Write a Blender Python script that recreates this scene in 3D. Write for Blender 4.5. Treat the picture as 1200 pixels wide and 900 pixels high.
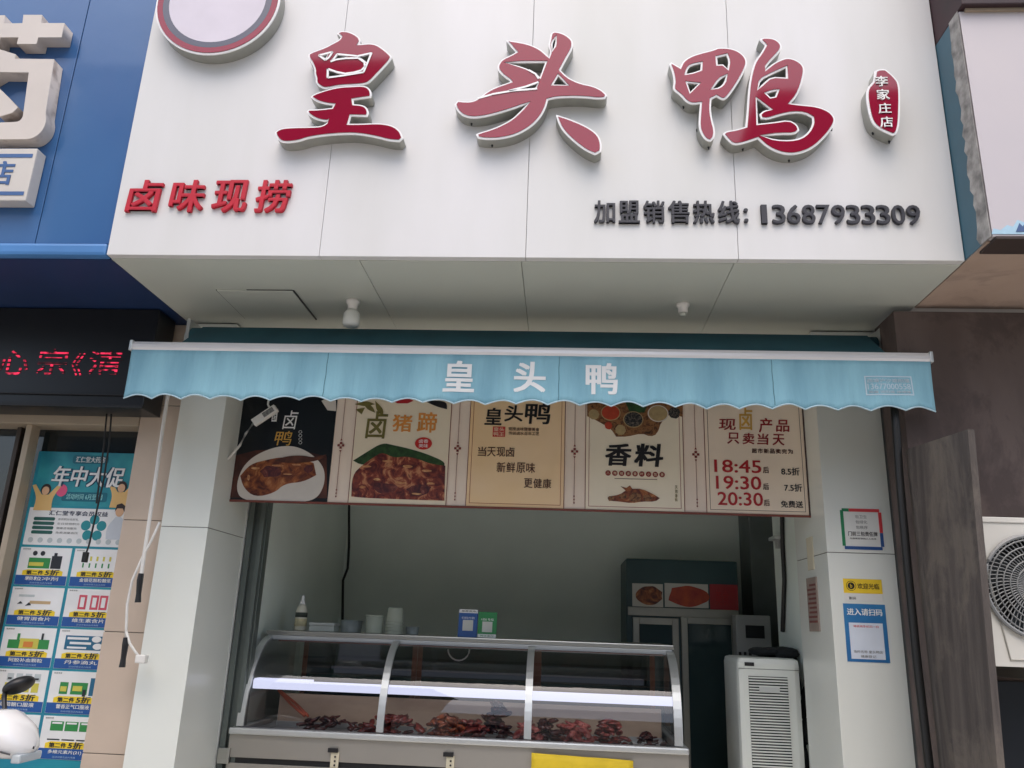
import bpy, bmesh, math, random
from mathutils import Vector, Matrix
random.seed(7)
S = bpy.context.scene
COL = S.collection
for o in list(bpy.data.objects): bpy.data.objects.remove(o)

# ------------------------------------------------------------------ camera
CAM = Vector((0, 0, 1.5)); FPX = 948.17
yaw, pitch, roll = (math.radians(a) for a in (3.915, 16.751, 2.132))
fw = Vector((-math.sin(yaw)*math.cos(pitch), math.cos(yaw)*math.cos(pitch), math.sin(pitch)))
r0 = Vector((math.cos(yaw), math.sin(yaw), 0)); u0 = r0.cross(fw)
rt = math.cos(roll)*r0 + math.sin(roll)*u0
up = -math.sin(roll)*r0 + math.cos(roll)*u0
cd = bpy.data.cameras.new('camera'); cam = bpy.data.objects.new('camera', cd); COL.objects.link(cam)
cam.matrix_world = Matrix(((rt.x, up.x, -fw.x, CAM.x), (rt.y, up.y, -fw.y, CAM.y), (rt.z, up.z, -fw.z, CAM.z), (0, 0, 0, 1)))
cd.sensor_width = 36; cd.lens = 36*FPX/1200; cd.clip_start = .05; cd.clip_end = 2000
S.camera = cam

# ------------------------------------------------------------------ light
W = bpy.data.worlds.new('World'); S.world = W; W.use_nodes = True
wn = W.node_tree.nodes; wl = W.node_tree.links
sky = wn.new('ShaderNodeTexSky'); sky.sky_type = 'NISHITA'; sky.sun_disc = False
SUN_EL, SUN_AZ = math.radians(64), math.radians(182)      # clockwise from +Y
sky.sun_elevation = SUN_EL; sky.sun_rotation = SUN_AZ
sky.air_density = 1.0; sky.dust_density = 3.6; sky.ozone_density = .6
bg = wn['Background']; wl.new(sky.outputs[0], bg.inputs[0]); bg.inputs[1].default_value = .15
sd = bpy.data.lights.new('sun', 'SUN'); sd.energy = 0.8; sd.angle = math.radians(80); sd.color = (1, .975, .97)
sun = bpy.data.objects.new('sun', sd); COL.objects.link(sun)
sdir = Vector((math.sin(SUN_AZ)*math.cos(SUN_EL), math.cos(SUN_AZ)*math.cos(SUN_EL), math.sin(SUN_EL)))
sun.rotation_euler = sdir.to_track_quat('Z', 'Y').to_euler()
vs = S.view_settings; vs.view_transform = 'Standard'; vs.look = 'None'; vs.gamma = 1; vs.use_curve_mapping = False
vs.exposure = 0.86
S.cycles.max_bounces = 10; S.cycles.transparent_max_bounces = 12
S.cycles.sample_clamp_indirect = 6

# ------------------------------------------------------------------ helpers
def ray(px, py): return fw + rt*((px-600)/FPX) + up*((450-py)/FPX)
def onY(px, py, Y): d = ray(px, py); return CAM + d*((Y-CAM.y)/d.y)
def onZ(px, py, Z): d = ray(px, py); return CAM + d*((Z-CAM.z)/d.z)
def RX(x0, y0, x1, y1, Y):
    xm, ym = (x0+x1)/2, (y0+y1)/2
    return (onY(x0, ym, Y).x, onY(x1, ym, Y).x, onY(xm, y1, Y).z, onY(xm, y0, Y).z)   # X0 X1 Z0 Z1

def lin(c): 
    c /= 255.0
    return c/12.92 if c <= .04045 else ((c+.055)/1.055)**2.4
def mat(name, rgb, rough=.5, metal=0.0, var=.07, scale=6, bump=0.0, bscale=80, coat=0.0, rgb2=None, spec=.5, stretch=None, detail=4, ramp=(.3, .7)):
    m = bpy.data.materials.new(name); m.use_nodes = True
    n, l = m.node_tree.nodes, m.node_tree.links; b = n['Principled BSDF']
    a = [lin(v) for v in rgb]
    c1 = [v*(1-var) for v in a] if rgb2 is None else a
    c2 = [min(1, v*(1+var)) for v in a] if rgb2 is None else [lin(v) for v in rgb2]
    tc = n.new('ShaderNodeTexCoord'); src = tc.outputs['Object']
    if stretch:
        mp = n.new('ShaderNodeMapping'); mp.inputs['Scale'].default_value = stretch; l.new(src, mp.inputs[0]); src = mp.outputs[0]
    nz = n.new('ShaderNodeTexNoise'); nz.inputs['Scale'].default_value = scale; nz.inputs['Detail'].default_value = detail; l.new(src, nz.inputs['Vector'])
    cr = n.new('ShaderNodeValToRGB'); cr.color_ramp.elements[0].position = ramp[0]; cr.color_ramp.elements[1].position = ramp[1]
    cr.color_ramp.elements[0].color = (*c1, 1); cr.color_ramp.elements[1].color = (*c2, 1)
    l.new(nz.outputs['Fac'], cr.inputs[0]); l.new(cr.outputs[0], b.inputs['Base Color'])
    b.inputs['Roughness'].default_value = rough; b.inputs['Metallic'].default_value = metal
    b.inputs['Coat Weight'].default_value = coat; b.inputs['Coat Roughness'].default_value = .05
    b.inputs['Specular IOR Level'].default_value = spec
    if bump:
        n2 = n.new('ShaderNodeTexNoise'); n2.inputs['Scale'].default_value = bscale; n2.inputs['Detail'].default_value = 5; l.new(src, n2.inputs['Vector'])
        bp = n.new('ShaderNodeBump'); bp.inputs['Strength'].default_value = bump; bp.inputs['Distance'].default_value = .01
        l.new(n2.outputs['Fac'], bp.inputs['Height']); l.new(bp.outputs[0], b.inputs['Normal'])
    return m
def glass(name, tint=(.9, .93, .92), ior=1.5, rough=.01):
    m = bpy.data.materials.new(name); m.use_nodes = True
    n, l = m.node_tree.nodes, m.node_tree.links; n.remove(n['Principled BSDF'])
    t = n.new('ShaderNodeBsdfTransparent'); t.inputs[0].default_value = (*tint, 1)
    g = n.new('ShaderNodeBsdfGlossy'); g.inputs['Roughness'].default_value = rough
    f = n.new('ShaderNodeFresnel'); f.inputs[0].default_value = ior
    x = n.new('ShaderNodeMixShader'); l.new(f.outputs[0], x.inputs[0]); l.new(t.outputs[0], x.inputs[1]); l.new(g.outputs[0], x.inputs[2])
    l.new(x.outputs[0], n['Material Output'].inputs[0]); return m
def emit(name, rgb, st=1.0):
    m = bpy.data.materials.new(name); m.use_nodes = True; b = m.node_tree.nodes['Principled BSDF']
    c = [lin(v) for v in rgb]; b.inputs['Base Color'].default_value = (*[v*.3 for v in c], 1)
    b.inputs['Emission Color'].default_value = (*c, 1); b.inputs['Emission Strength'].default_value = st; return m

def tag(o, label=None, cat=None, group=None, kind=None):
    if label: o['label'] = label
    if cat: o['category'] = cat
    if group: o['group'] = group
    if kind: o['kind'] = kind
    return o
def thing(name, label, cat, loc, group=None):
    o = bpy.data.objects.new(name, None); o.location = loc; o.empty_display_size = .1; COL.objects.link(o)
    return tag(o, label, cat, group)
def link(name, me, m, parent=None):
    o = bpy.data.objects.new(name, me); COL.objects.link(o)
    if m is not None:
        me.materials.clear(); me.materials.append(m)
    if parent is not None:
        o.parent = parent
        if parent.type == 'EMPTY': o.matrix_parent_inverse = Matrix.Translation(-parent.location)
    return o
class MB:
    def __init__(s): s.b = bmesh.new()
    def box(s, x0, x1, y0, y1, z0, z1, bev=0.0, M=None):
        v = [s.b.verts.new((x, y, z)) for x in (x0, x1) for y in (y0, y1) for z in (z0, z1)]
        f = [s.b.faces.new([v[i] for i in q]) for q in ((0,1,3,2),(4,6,7,5),(0,4,5,1),(2,3,7,6),(0,2,6,4),(1,5,7,3))]
        if bev:
            ed = list({e for q in f for e in q.edges})
            r = bmesh.ops.bevel(s.b, geom=ed, offset=bev, segments=2, affect='EDGES', profile=.6)
            v = list({w for q in r['faces'] for w in q.verts} | {w for w in v if w.is_valid})
        if M is not None: bmesh.ops.transform(s.b, matrix=M, verts=[w for w in v if w.is_valid])
        return s
    def poly(s, pts): s.b.faces.new([s.b.verts.new(p) for p in pts]); return s
    def tube(s, pts, r, n=8, caps=True):
        pts = [Vector(p) for p in pts]; rings = []
        for i, p in enumerate(pts):
            d = (pts[min(i+1, len(pts)-1)] - pts[max(i-1, 0)]).normalized()
            a = Vector((0, 0, 1)) if abs(d.z) < .9 else Vector((1, 0, 0))
            e1 = d.cross(a).normalized(); e2 = d.cross(e1)
            rr = r[i] if isinstance(r, (list, tuple)) else r
            rings.append([s.b.verts.new(p + e1*rr*math.cos(2*math.pi*k/n) + e2*rr*math.sin(2*math.pi*k/n)) for k in range(n)])
        for a, b in zip(rings, rings[1:]):
            for k in range(n): s.b.faces.new((a[k], a[(k+1) % n], b[(k+1) % n], b[k]))
        if caps: s.b.faces.new(rings[0][::-1]); s.b.faces.new(rings[-1])
        return s
    def lathe(s, prof, c, n=20, axis='Z'):
        rings = []
        for r, h in prof:
            ring = []
            for k in range(n):
                a = 2*math.pi*k/n; x, y = r*math.cos(a), r*math.sin(a)
                ring.append(s.b.verts.new({'Z': (c[0]+x, c[1]+y, c[2]+h), 'Y': (c[0]+x, c[1]+h, c[2]+y), 'X': (c[0]+h, c[1]+x, c[2]+y)}[axis]))
            rings.append(ring)
        for a, b in zip(rings, rings[1:]):
            for k in range(n): s.b.faces.new((a[k], a[(k+1) % n], b[(k+1) % n], b[k]))
        s.b.faces.new(rings[0][::-1]); s.b.faces.new(rings[-1]); return s
    def strip(s, secs):      # list of rows of points -> grid
        g = [[s.b.verts.new(p) for p in row] for row in secs]
        for a, b in zip(g, g[1:]):
            for k in range(len(a)-1): s.b.faces.new((a[k], a[k+1], b[k+1], b[k]))
        return s
    def ball(s, c, r, sc=(1, 1, 1), sub=2, jit=0.0, M=None):
        q = bmesh.ops.create_icosphere(s.b, subdivisions=sub, radius=1)
        for v in q['verts']:
            k = 1 + random.uniform(-jit, jit); p = Vector((v.co.x*r*sc[0]*k, v.co.y*r*sc[1]*k, v.co.z*r*sc[2]*k))
            v.co = (M @ p if M is not None else p) + Vector(c)
        return s
    def build(s, name, m, parent=None, smooth=False):
        bmesh.ops.recalc_face_normals(s.b, faces=s.b.faces)
        me = bpy.data.meshes.new(name); s.b.to_mesh(me); s.b.free()
        if smooth: me.shade_smooth()
        return link(name, me, m, parent)

def smooth_poly(P, it=2, corner=50):
    for _ in range(it):
        Q = []; n = len(P)
        for i in range(n):
            a, b, c = Vector(P[i-1]), Vector(P[i]), Vector(P[(i+1) % n])
            if (b-a).length < 1e-9 or (c-b).length < 1e-9: continue
            if math.degrees((b-a).angle(c-b)) > corner: Q.append(tuple(b))
            else: Q.append(tuple(b + (a-b)*.25)); Q.append(tuple(b + (c-b)*.25))
        P = Q
    return P
def area(P): return sum(P[i-1][0]*P[i][1]-P[i][0]*P[i-1][1] for i in range(len(P)))/2
def inset(P, d, hole=False):
    if (area(P) < 0) != hole: P = P[::-1]
    out = []; n = len(P)
    for i in range(n):
        a, b, c = Vector(P[i-1]), Vector(P[i]), Vector(P[(i+1) % n])
        e, f = (b-a).normalized(), (c-b).normalized()
        n1, n2 = Vector((-e.y, e.x)), Vector((-f.y, f.x)); m = n1+n2
        if m.length < .3: m = n1
        m.normalize(); k = min(1.6, 1/max(.3, m.dot(n1)))
        out.append(tuple(b + m*d*k))
    return out
_dg = lambda: bpy.context.evaluated_depsgraph_get()
def from_curve(cu):
    o = bpy.data.objects.new('tmp', cu); COL.objects.link(o)
    me = bpy.data.meshes.new_from_object(o.evaluated_get(_dg())); bpy.data.objects.remove(o); bpy.data.curves.remove(cu)
    return me
def wall_map(me, Y): # local x,y,z -> X, Y-z, y
    for v in me.vertices: x, y, z = v.co; v.co = (x, Y - z, y)
    me.update(); return me
def slab2(name, polys, Y0, Y1, m, parent):
    """polys (world X,Z; the even-odd rule makes holes) as a solid between Y0 (front) and Y1 (back)"""
    cu = bpy.data.curves.new('tmp', 'CURVE'); cu.dimensions = '2D'; cu.fill_mode = 'BOTH'; cu.extrude = abs(Y1-Y0)/2
    for P in polys:
        sp = cu.splines.new('POLY'); sp.points.add(len(P)-1); sp.use_cyclic_u = True
        for q, p in zip(sp.points, P): q.co = (p[0], p[1], 0, 1)
    return link(name, wall_map(from_curve(cu), (Y0+Y1)/2), m, parent)
def px_poly(P, org, sc, Y):
    return [(q.x, q.z) for q in (onY(org[0]+x/sc, org[1]+y/sc, Y) for x, y in P)]
def rect(X0, X1, Z0, Z1): return [(X0, Z0), (X1, Z0), (X1, Z1), (X0, Z1)]
def plate(name, X0, X1, Z0, Z1, Y, m, parent, t=.0015):
    return MB().box(X0, X1, Y-t, Y, Z0, Z1).build(name, m, parent)
def ell(cx, cz, rx, rz, n=28, w=0.0):
    return [(cx+rx*(1+random.uniform(-w, w))*math.cos(2*math.pi*k/n), cz+rz*(1+random.uniform(-w, w))*math.sin(2*math.pi*k/n)) for k in range(n)]
def text_mesh(items, Y, depth=.0012, bold=0.0):
    """items: (body, X0, X1, Z0, Z1[, shear]) fitted to their boxes; one mesh"""
    vs_, fs = [], []
    for it in items:
        body, X0, X1, Z0, Z1 = it[:5]; sh = it[5] if len(it) > 5 else 0
        cu = bpy.data.curves.new('tmp', 'FONT'); cu.body = body; cu.shear = sh; cu.resolution_u = 3; cu.extrude = .01
        me = from_curve(cu)
        if not me.vertices: continue
        xs = [v.co.x for v in me.vertices]; ys = [v.co.y for v in me.vertices]
        ax, bx, ay, by = min(xs), max(xs), min(ys), max(ys)
        # heavier weights: the same glyph struck several times around its centre, each a hair proud of the last
        em = (Z1-Z0) if body[0] in '：:《' else min(Z1-Z0, X1-X0)
        w = bold*em
        offs = [(0, 0)] if not bold else [(w*a, w*b) for a, b in ((-1, -.6), (1, -.6), (-1, .6), (1, .6))]
        if abs(by-ay) < 1e-6: by = ay+1
        for q, (ox, oz) in enumerate(offs):
            k = len(vs_); dd = depth + q*min(.0004, .12*depth)
            for v in me.vertices:
                vs_.append((X0+w+(v.co.x-ax)/(bx-ax)*(X1-X0-2*w)+ox, Y - (v.co.z/.01*.5+.5)*dd, Z0+w*.6+(v.co.y-ay)/(by-ay)*(Z1-Z0-1.2*w)+oz))
            fs += [tuple(i+k for i in p.vertices) for p in me.polygons]
        bpy.data.meshes.remove(me)
    me = bpy.data.meshes.new('lettering'); me.from_pydata(vs_, [], fs); me.update(); return me
def text(name, items, Y, m, parent, depth=.0012, bold=0.0):
    if isinstance(items, tuple): items = [items]
    return link(name, text_mesh(items, Y, depth, bold), m, parent)
def tpx(body, x0, y0, x1, y1, Y, sh=0): return (body, *RX(x0, y0, x1, y1, Y), sh)
def spread(chars, x0, y0, x1, y1, Y, gap=.25, sh=0):     # one item per character, evenly spaced in a pixel box
    X0, X1, Z0, Z1 = RX(x0, y0, x1, y1, Y); n = len(chars); w = (X1-X0)/(n+gap*(n-1)); out = []
    for i, c in enumerate(chars):
        k = .28 if c == '1' else 0
        out.append((c, X0+i*w*(1+gap)+k*w, X0+i*w*(1+gap)+w-k*w, Z0, Z1, sh))
    return out
# ------------------------------------------------------------------ materials
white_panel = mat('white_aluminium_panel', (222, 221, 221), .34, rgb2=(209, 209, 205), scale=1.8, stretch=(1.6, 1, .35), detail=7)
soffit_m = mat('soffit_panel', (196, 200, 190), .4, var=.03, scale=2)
red_acr = mat('red_acrylic', (140, 0, 44), .35, var=.05, scale=3, coat=.85, spec=.05)
white_acr = mat('white_acrylic', (245, 245, 245), .3, var=.01)
steel_ret = mat('brushed_steel_return', (158, 158, 150), .4, metal=.35, var=.10, scale=14)
black_p = mat('black_plastic', (26, 26, 28), .45, var=.1)
char_l = mat('charcoal_letter', (46, 46, 54), .45, var=.1)
tile_w = mat('white_pillar_tile', (226, 229, 221), .3, var=.035, scale=1.6, stretch=(1, 1, .4), coat=.15)
joint_m = mat('tile_joint', (120, 118, 110), .9)
beige_tile = mat('beige_stone_tile', (196, 178, 160), .4, var=.06, scale=5, detail=8)
blue_pan = mat('blue_sign_panel', (54, 102, 152), .3, rgb2=(44, 88, 142), scale=1.5, stretch=(1, 1, .6), coat=.3, bump=.3, bscale=5)
navy_m = mat('navy_soffit', (34, 56, 96), .4, var=.12, scale=2)
offw = mat('aged_white_letter', (206, 197, 188), .4, var=.05, scale=4)
letter_side = mat('weathered_letter_side', (206, 196, 186), .5, metal=.1, rgb2=(120, 104, 92), scale=12, ramp=(.5, .75))
dark_ret = mat('dark_shell', (22, 24, 26), .4, var=.15)
steel = mat('stainless_steel', (178, 178, 172), .3, metal=.9, var=.08, scale=3, stretch=(.4, 1, 14))
alu = mat('aluminium_strip', (205, 208, 206), .35, metal=.6, var=.05)
gl = glass('cabinet_glass', (.94, .95, .94), 1.75)
gl_win = glass('window_glass', (.75, .8, .8), 1.5)
cable_w = mat('white_cable', (222, 220, 214), .5, var=.04)
cable_b = mat('black_cable', (22, 22, 22), .5)
inner_wall = mat('shop_interior_wall', (238, 247, 239), .6, var=.05, scale=2)
red_lin = mat('red_print', (176, 34, 40), .5, var=.05)
black_ink = mat('black_print', (26, 24, 28), .5, var=.05)
white_ink = mat('white_print', (240, 240, 238), .5, var=.02)
gold_ink = mat('gold_print', (206, 160, 74), .45, var=.1)
cream = mat('cream_print', (232, 214, 184), .45, var=.04, scale=3)

# ------------------------------------------------------------------ ground
MB().box(-200, 200, -200, 200, -.4, -.15).build('ground', mat('ground_concrete', (120, 118, 112), .9, var=.1, scale=.6))['kind'] = 'structure'
rd = MB().box(-120, 120, -8.5, -2.6, -.149, -.12).build('road', mat('asphalt', (150, 146, 138), .9, var=.15, scale=4, bump=.3)); rd['kind'] = 'structure'
MB().box(-120, 120, -5.62, -5.5, -.119, -.116).build('road_marking', mat('road_paint', (205, 205, 198), .7))['kind'] = 'structure'
pv = bpy.data.materials.new('paving'); pv.use_nodes = True
n, l = pv.node_tree.nodes, pv.node_tree.links
tc = n.new('ShaderNodeTexCoord'); br = n.new('ShaderNodeTexBrick'); br.inputs['Scale'].default_value = 2.2; br.inputs['Mortar Size'].default_value = .012
br.inputs['Color1'].default_value = (.54, .51, .45, 1); br.inputs['Color2'].default_value = (.48, .45, .40, 1); br.inputs['Mortar'].default_value = (.14, .13, .12, 1)
l.new(tc.outputs['Object'], br.inputs['Vector']); l.new(br.outputs['Color'], n['Principled BSDF'].inputs['Base Color']); n['Principled BSDF'].inputs['Roughness'].default_value = .85
MB().box(-120, 120, -2.45, 3.0, -.149, 0).build('pavement', pv)['kind'] = 'structure'
MB().box(-120, 120, -2.6, -2.452, -.149, .004, .01).build('kerb', mat('kerb_stone', (150, 148, 142), .85, var=.1))['kind'] = 'structure'
MB().box(-120, 120, -14, -8.5, -.149, 0).build('far_pavement', pv)['kind'] = 'structure'

# ------------------------------------------------------------------ the duck shop: walls and pillars
W0 = 3.2
XL0, XL1, XR0, XR1 = -1.615, -1.42, 1.008, 1.281
shop = thing('shop_building', 'small white tiled takeaway shop with an open front between two pillars', 'building', (-.16, 4.6, 0))
def pillar(x0, x1, jz):
    m = MB()
    zz = [0] + jz + [2.716]
    for a, b in zip(zz, zz[1:]): m.box(x0, x1, W0, W0+.42, a+.0015, b-.0015, .002)
    p = m.build('pillar', tile_w, shop)
    MB().box(x0+.003, x1-.003, W0+.003, W0+.417, .001, 2.715).build('joint', joint_m, p)
    return p
zj = onY(1000, 648, W0).z; zl = onY(235, 618, W0).z
pl_ = pillar(XL0, XL1, [zl-1.2, zl]); pr_ = pillar(XR0, XR1, [zj-1.2, zj])
MB().box(XL1, XR0, W0+.22, W0+.40, 2.43, 2.716).build('lintel', tile_w, shop)
MB().box(-2.0, 2.1, W0+.43, W0+.6, 2.72, 6.8).build('upper_wall', mat('upper_wall_render', (190, 186, 178), .8, var=.08), shop)
BY = 5.2
wlx, wrx = onY(405, 640, BY).x, onY(893, 640, BY).x
MB().box(-1.75, 1.75, BY, BY+.15, .15, 3.0).build('back_wall', inner_wall, shop)
MB().box(wlx-.12, wlx, W0+.43, BY, .15, 3.0).build('side_wall', inner_wall, shop)
MB().box(wrx, wrx+.12, W0+.43, BY, .15, 3.0).build('side_wall', inner_wall, shop)
MB().box(XR0+.04, XR0+.14, W0+.421, 4.15, .15, 3.0).build('partition_wall', inner_wall, shop)
MB().box(-1.9, 1.75, W0+.43, BY, 2.9, 3.02).build('ceiling', inner_wall, shop)
MB().box(-1.75, 1.7, 2.9, BY, .001, .15, .004).build('shop_floor', mat('floor_tile', (214, 206, 194), .3, var=.08), shop)
# roller-shutter guides in the reveal
g = MB(); g.box(XL1+.001, XL1+.085, W0+.421, W0+.47, .15, 2.43, .003)
g.box(XL1+.005, XL1+.03, W0+.395, W0+.42, .15, 2.43, .002)
g.box(XL1+.06, XL1+.08, W0+.395, W0+.42, .15, 2.43, .002)
g.build('shutter_guide', mat('grey_shutter_metal', (104, 112, 108), .4, metal=.5, var=.1), shop)
MB().box(XL1-.004, XL1+.004, W0+.385, W0+.394, .15, 2.43).build('reveal_trim', alu, shop)
MB().box(-1.565, -1.40, 4.06, 4.09, .15, 2.9).build('door_jamb', mat('cream_jamb', (206, 200, 184), .55, var=.1, scale=3), shop)
X0, X1, Z0, Z1 = RX(308, 648, 324, 702, 4.05)
MB().box(X0, X1, 4.03, 4.058, Z0, Z1, .004).build('cover_panel', mat('brown_panel', (104, 88, 78), .6, var=.1), shop)
# dark cupboard column in the rear right corner
X0, X1, Z0, Z1 = RX(880, 590, 906, 735, 4.9)
MB().box(X0, X1+.06, 4.9, 5.19, .151, 2.6, .004).build('corner_duct', mat('dark_duct', (104, 112, 110), .5, var=.15), shop)

# ------------------------------------------------------------------ the big fascia sign
FY, FZ = 2.54, 2.72
FX0, FX1, FT = -1.64, 1.321, 4.15
sign = thing('shop_sign', 'wide white fascia sign with big red brush-style Chinese letters over the takeaway counter', 'sign', (-.16, 2.87, FZ))
sx = [FX0]
for (xa, ya) in ((391, 150), (621, 150), (857.5, 140)): sx.append(onY(xa, ya, FY).x)
sx.append(FX1)
m = MB()
for a, b in zip(sx, sx[1:]): m.box(a+.0007, b-.0007, FY, FY+.03, FZ+.002, FT, .0015)
m.build('front_panel', white_panel, sign)
MB().box(FX0, FX0+.02, FY+.031, W0+.42, FZ+.02, FT).build('side_panel', white_panel, sign)
MB().box(FX1-.02, FX1, FY+.031, W0+.42, FZ+.02, FT).build('side_panel', white_panel, sign)
MB().box(FX0+.021, FX1-.021, FY+.031, W0+.42, FT-.03, FT).build('top_cap', white_panel, sign)
MB().box(FX0+.005, FX1-.005, FY+.012, FY+.034, FZ+.004, FT-.01).build('backing', joint_m, sign)
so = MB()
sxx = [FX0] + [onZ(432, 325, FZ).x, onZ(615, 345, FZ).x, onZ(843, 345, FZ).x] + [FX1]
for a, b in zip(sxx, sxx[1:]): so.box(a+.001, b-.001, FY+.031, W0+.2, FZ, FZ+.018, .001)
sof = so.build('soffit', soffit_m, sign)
# ceiling hatch in the soffit
ha, hb, hc = onZ(255, 340, FZ), onZ(343, 340, FZ), onZ(366, 374, FZ)
hx0, hx1, hy0, hy1 = ha.x, hb.x, hb.y, hc.y
MB().box(hx0, hx1, hy0, hy1, FZ-.006, FZ-.001, .002).build('hatch_panel', soffit_m, sof)
k = .005
hf = MB(); hf.box(hx1+.0005, hx1+.006, hy0, hy1, FZ-.004, FZ-.0005); hf.box(hx0-.004, hx0-.0005, hy0, hy1, FZ-.003, FZ-.0005); hf.box(hx0+.12, hx1, hy0-.004, hy0-.0005, FZ-.003, FZ-.0005)
hf.build('hatch_gap', dark_ret, sof)

LD = .056
LY = FY - LD
def channel(org, sc, outers, holes, strokes=(), rim=2.25, label=None, face=None, name='channel_letter'):
    O = [smooth_poly(px_poly(P, org, sc, LY)) for P in outers]; H = [smooth_poly(px_poly(P, org, sc, LY), 1) for P in holes]
    p = slab2(name, O + H, LY+.006, FY-.002, steel_ret, sign)
    if label: p['label'] = label
    slab2('letter_rim', O + H, LY, LY+.006, white_acr, p)
    d = rim/FPX*LY*1.12
    faces = [inset(P, d) for P in O] + [inset(P, d, True) for P in H]
    slab2('letter_face', faces, LY-.003, LY-.0005, face or red_acr, p)
    if strokes:
        mb = MB()
        for st in strokes:
            pts = px_poly(st, org, sc, LY-.004); w = .0035
            for (xa, za), (xb, zb) in zip(pts, pts[1:]):
                e = Vector((xb-xa, zb-za)); e.normalize(); nn = Vector((-e.y, e.x))*w
                mb.poly([(xa+nn.x, LY-.0045, za+nn.y), (xb+nn.x, LY-.0045, zb+nn.y), (xb-nn.x, LY-.0045, zb-nn.y), (xa-nn.x, LY-.0045, za-nn.y)])
        q = mb.build('letter_edge', white_acr, p)
        md = q.modifiers.new('t', 'SOLIDIFY'); md.thickness = .0012
    # small fixing screws along the return
    bot = sorted(O[0], key=lambda q: q[1])[::max(1, len(O[0])//6)][:3]
    for x, z in bot: MB().lathe([(.0025, -.008), (.004, 0), (.003, .004)], (x, FY-.02, z), 8).build('screw', black_p, p)
    return p
channel((315, 30), 5.806,
  [[(462,55),(480,42),(505,36),(545,40),(590,60),(622,85),(625,110),(612,128),(640,125),(690,120),(740,130),(790,165),(830,200),(838,215),(820,245),(760,310),(690,385),(650,402),(560,408),(480,412),(420,425),(375,430),(345,415),(318,390),(322,360),(310,335),(312,300),(290,250),(268,220),(270,195),(300,178),(380,150),(440,118),(478,98),(490,78),(475,62)],
   [(285,487),(300,470),(380,440),(480,416),(580,411),(640,408),(680,420),(702,455),(695,488),(640,495),(575,505),(580,535),(640,540),(670,560),(682,590),(670,618),(560,615),(545,668),(620,668),(760,662),(850,680),(900,720),(915,765),(890,788),(820,785),(730,760),(600,738),(480,740),(370,750),(270,765),(200,790),(110,798),(70,785),(45,750),(42,725),(80,698),(160,690),(300,688),(370,682),(420,640),(395,655),(320,640),(268,605),(258,585),(270,572),(340,570),(430,560),(440,540),(390,535),(330,518),(300,500)]],
  [[(362,207),(402,192),(385,222)], [(435,232),(470,198),(532,210),(500,222)], [(612,212),(692,192),(670,252),(640,228)], [(405,304),(440,312),(505,338),(405,350)]],
  [[(340,203),(435,180),(410,218),(385,236),(340,203)], [(420,246),(460,232),(520,224),(610,222),(650,250),(655,280),(630,305),(580,320),(520,328),(460,316),(405,296)], [(440,232),(465,195),(600,208),(700,186),(645,318),(500,342),(402,355),(402,300)]],
  label='red brush-style channel letter at the left of the fascia')
channel((525, 30), 5.456,
  [[(655,55),(668,42),(690,38),(740,50),(785,80),(803,110),(795,150),(760,210),(720,285),(770,335),(850,370),(930,385),(990,415),(1018,445),(1005,465),(960,470),(880,460),(780,458),(690,462),(640,475),(625,530),(590,590),(530,650),(440,700),(340,725),(240,728),(190,718),(178,695),(200,685),(300,655),(400,605),(450,560),(515,495),(440,525),(330,560),(230,585),(150,592),(90,575),(55,540),(42,505),(60,480),(140,488),(190,470),(270,405),(400,360),(395,350),(350,320),(315,280),(318,250),(345,215),(400,190),(435,170),(400,130),(372,95),(430,100),(520,118),(590,150),(630,185),(645,200),(655,165),(640,125),(650,90)],
   [(690,570),(720,578),(800,605),(900,650),(965,700),(985,760),(980,805),(940,825),(880,800),(800,740),(730,670),(700,610)]],
  [[(372,238),(500,235),(622,236),(588,330),(555,300),(480,265)], [(395,418),(572,370),(555,404),(450,414)], [(672,377),(705,322),(762,380)], [(668,110),(690,75),(682,130),(668,158)]],
  [[(190,465),(280,440),(420,416),(570,404)], [(390,418),(500,390),(578,362)], [(580,340),(560,310),(515,285)]],
  label='red brush-style channel letter at the middle of the fascia')
channel((775, 40), 6.427,
  [[(60,225),(75,212),(140,250),(160,205),(220,165),(300,140),(400,115),(420,102),(500,102),(570,120),(625,160),(648,205),(640,250),(600,330),(550,410),(490,490),(455,495),(415,470),(378,490),(372,570),(385,650),(405,720),(402,780),(370,808),(330,795),(295,745),(280,690),(285,600),(292,522),(230,530),(180,505),(150,465),(90,420),(88,390),(95,360),(85,290)]],
  [[(188,300),(200,262),(225,235),(298,220),(294,270),(240,290)], [(420,175),(490,158),(506,200),(500,262),(465,228),(425,230)], [(195,366),(280,374),(218,436)], [(385,412),(440,340),(488,312),(470,370),(435,402)]],
  label='red brush-style channel letter right of the middle with a straight stem')
channel((840, 40), 5.807,
  [[(290,35),(320,22),(390,28),(435,60),(445,95),(420,130),(385,165),(350,205),(320,250),(380,200),(440,170),(480,160),(530,170),(580,200),(600,240),(590,300),(570,370),(540,430),(500,472),(580,480),(680,490),(760,520),(800,560),(808,595),(780,650),(720,720),(650,780),(560,815),(480,820),(400,800),(330,760),(280,712),(200,740),(130,755),(90,740),(40,680),(60,660),(130,650),(195,630),(205,520),(215,360),(235,250),(260,180),(300,130),(330,75)]],
  [[(282,372),(300,310),(380,270),(470,228),(472,296),(370,290),(315,335)], [(338,405),(385,388),(412,385),(395,425),(365,430)], [(272,440),(365,512),(320,520),(290,545),(300,575),(350,580),(430,553),(520,535),(600,540),(648,568),(652,610),(622,668),(570,708),(500,722),(400,718),(305,692),(430,682),(530,682),(562,655),(548,615),(490,583),(380,600),(280,610)]],
  label='red brush-style channel letter at the right of the fascia with a long hooked tail')
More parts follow.
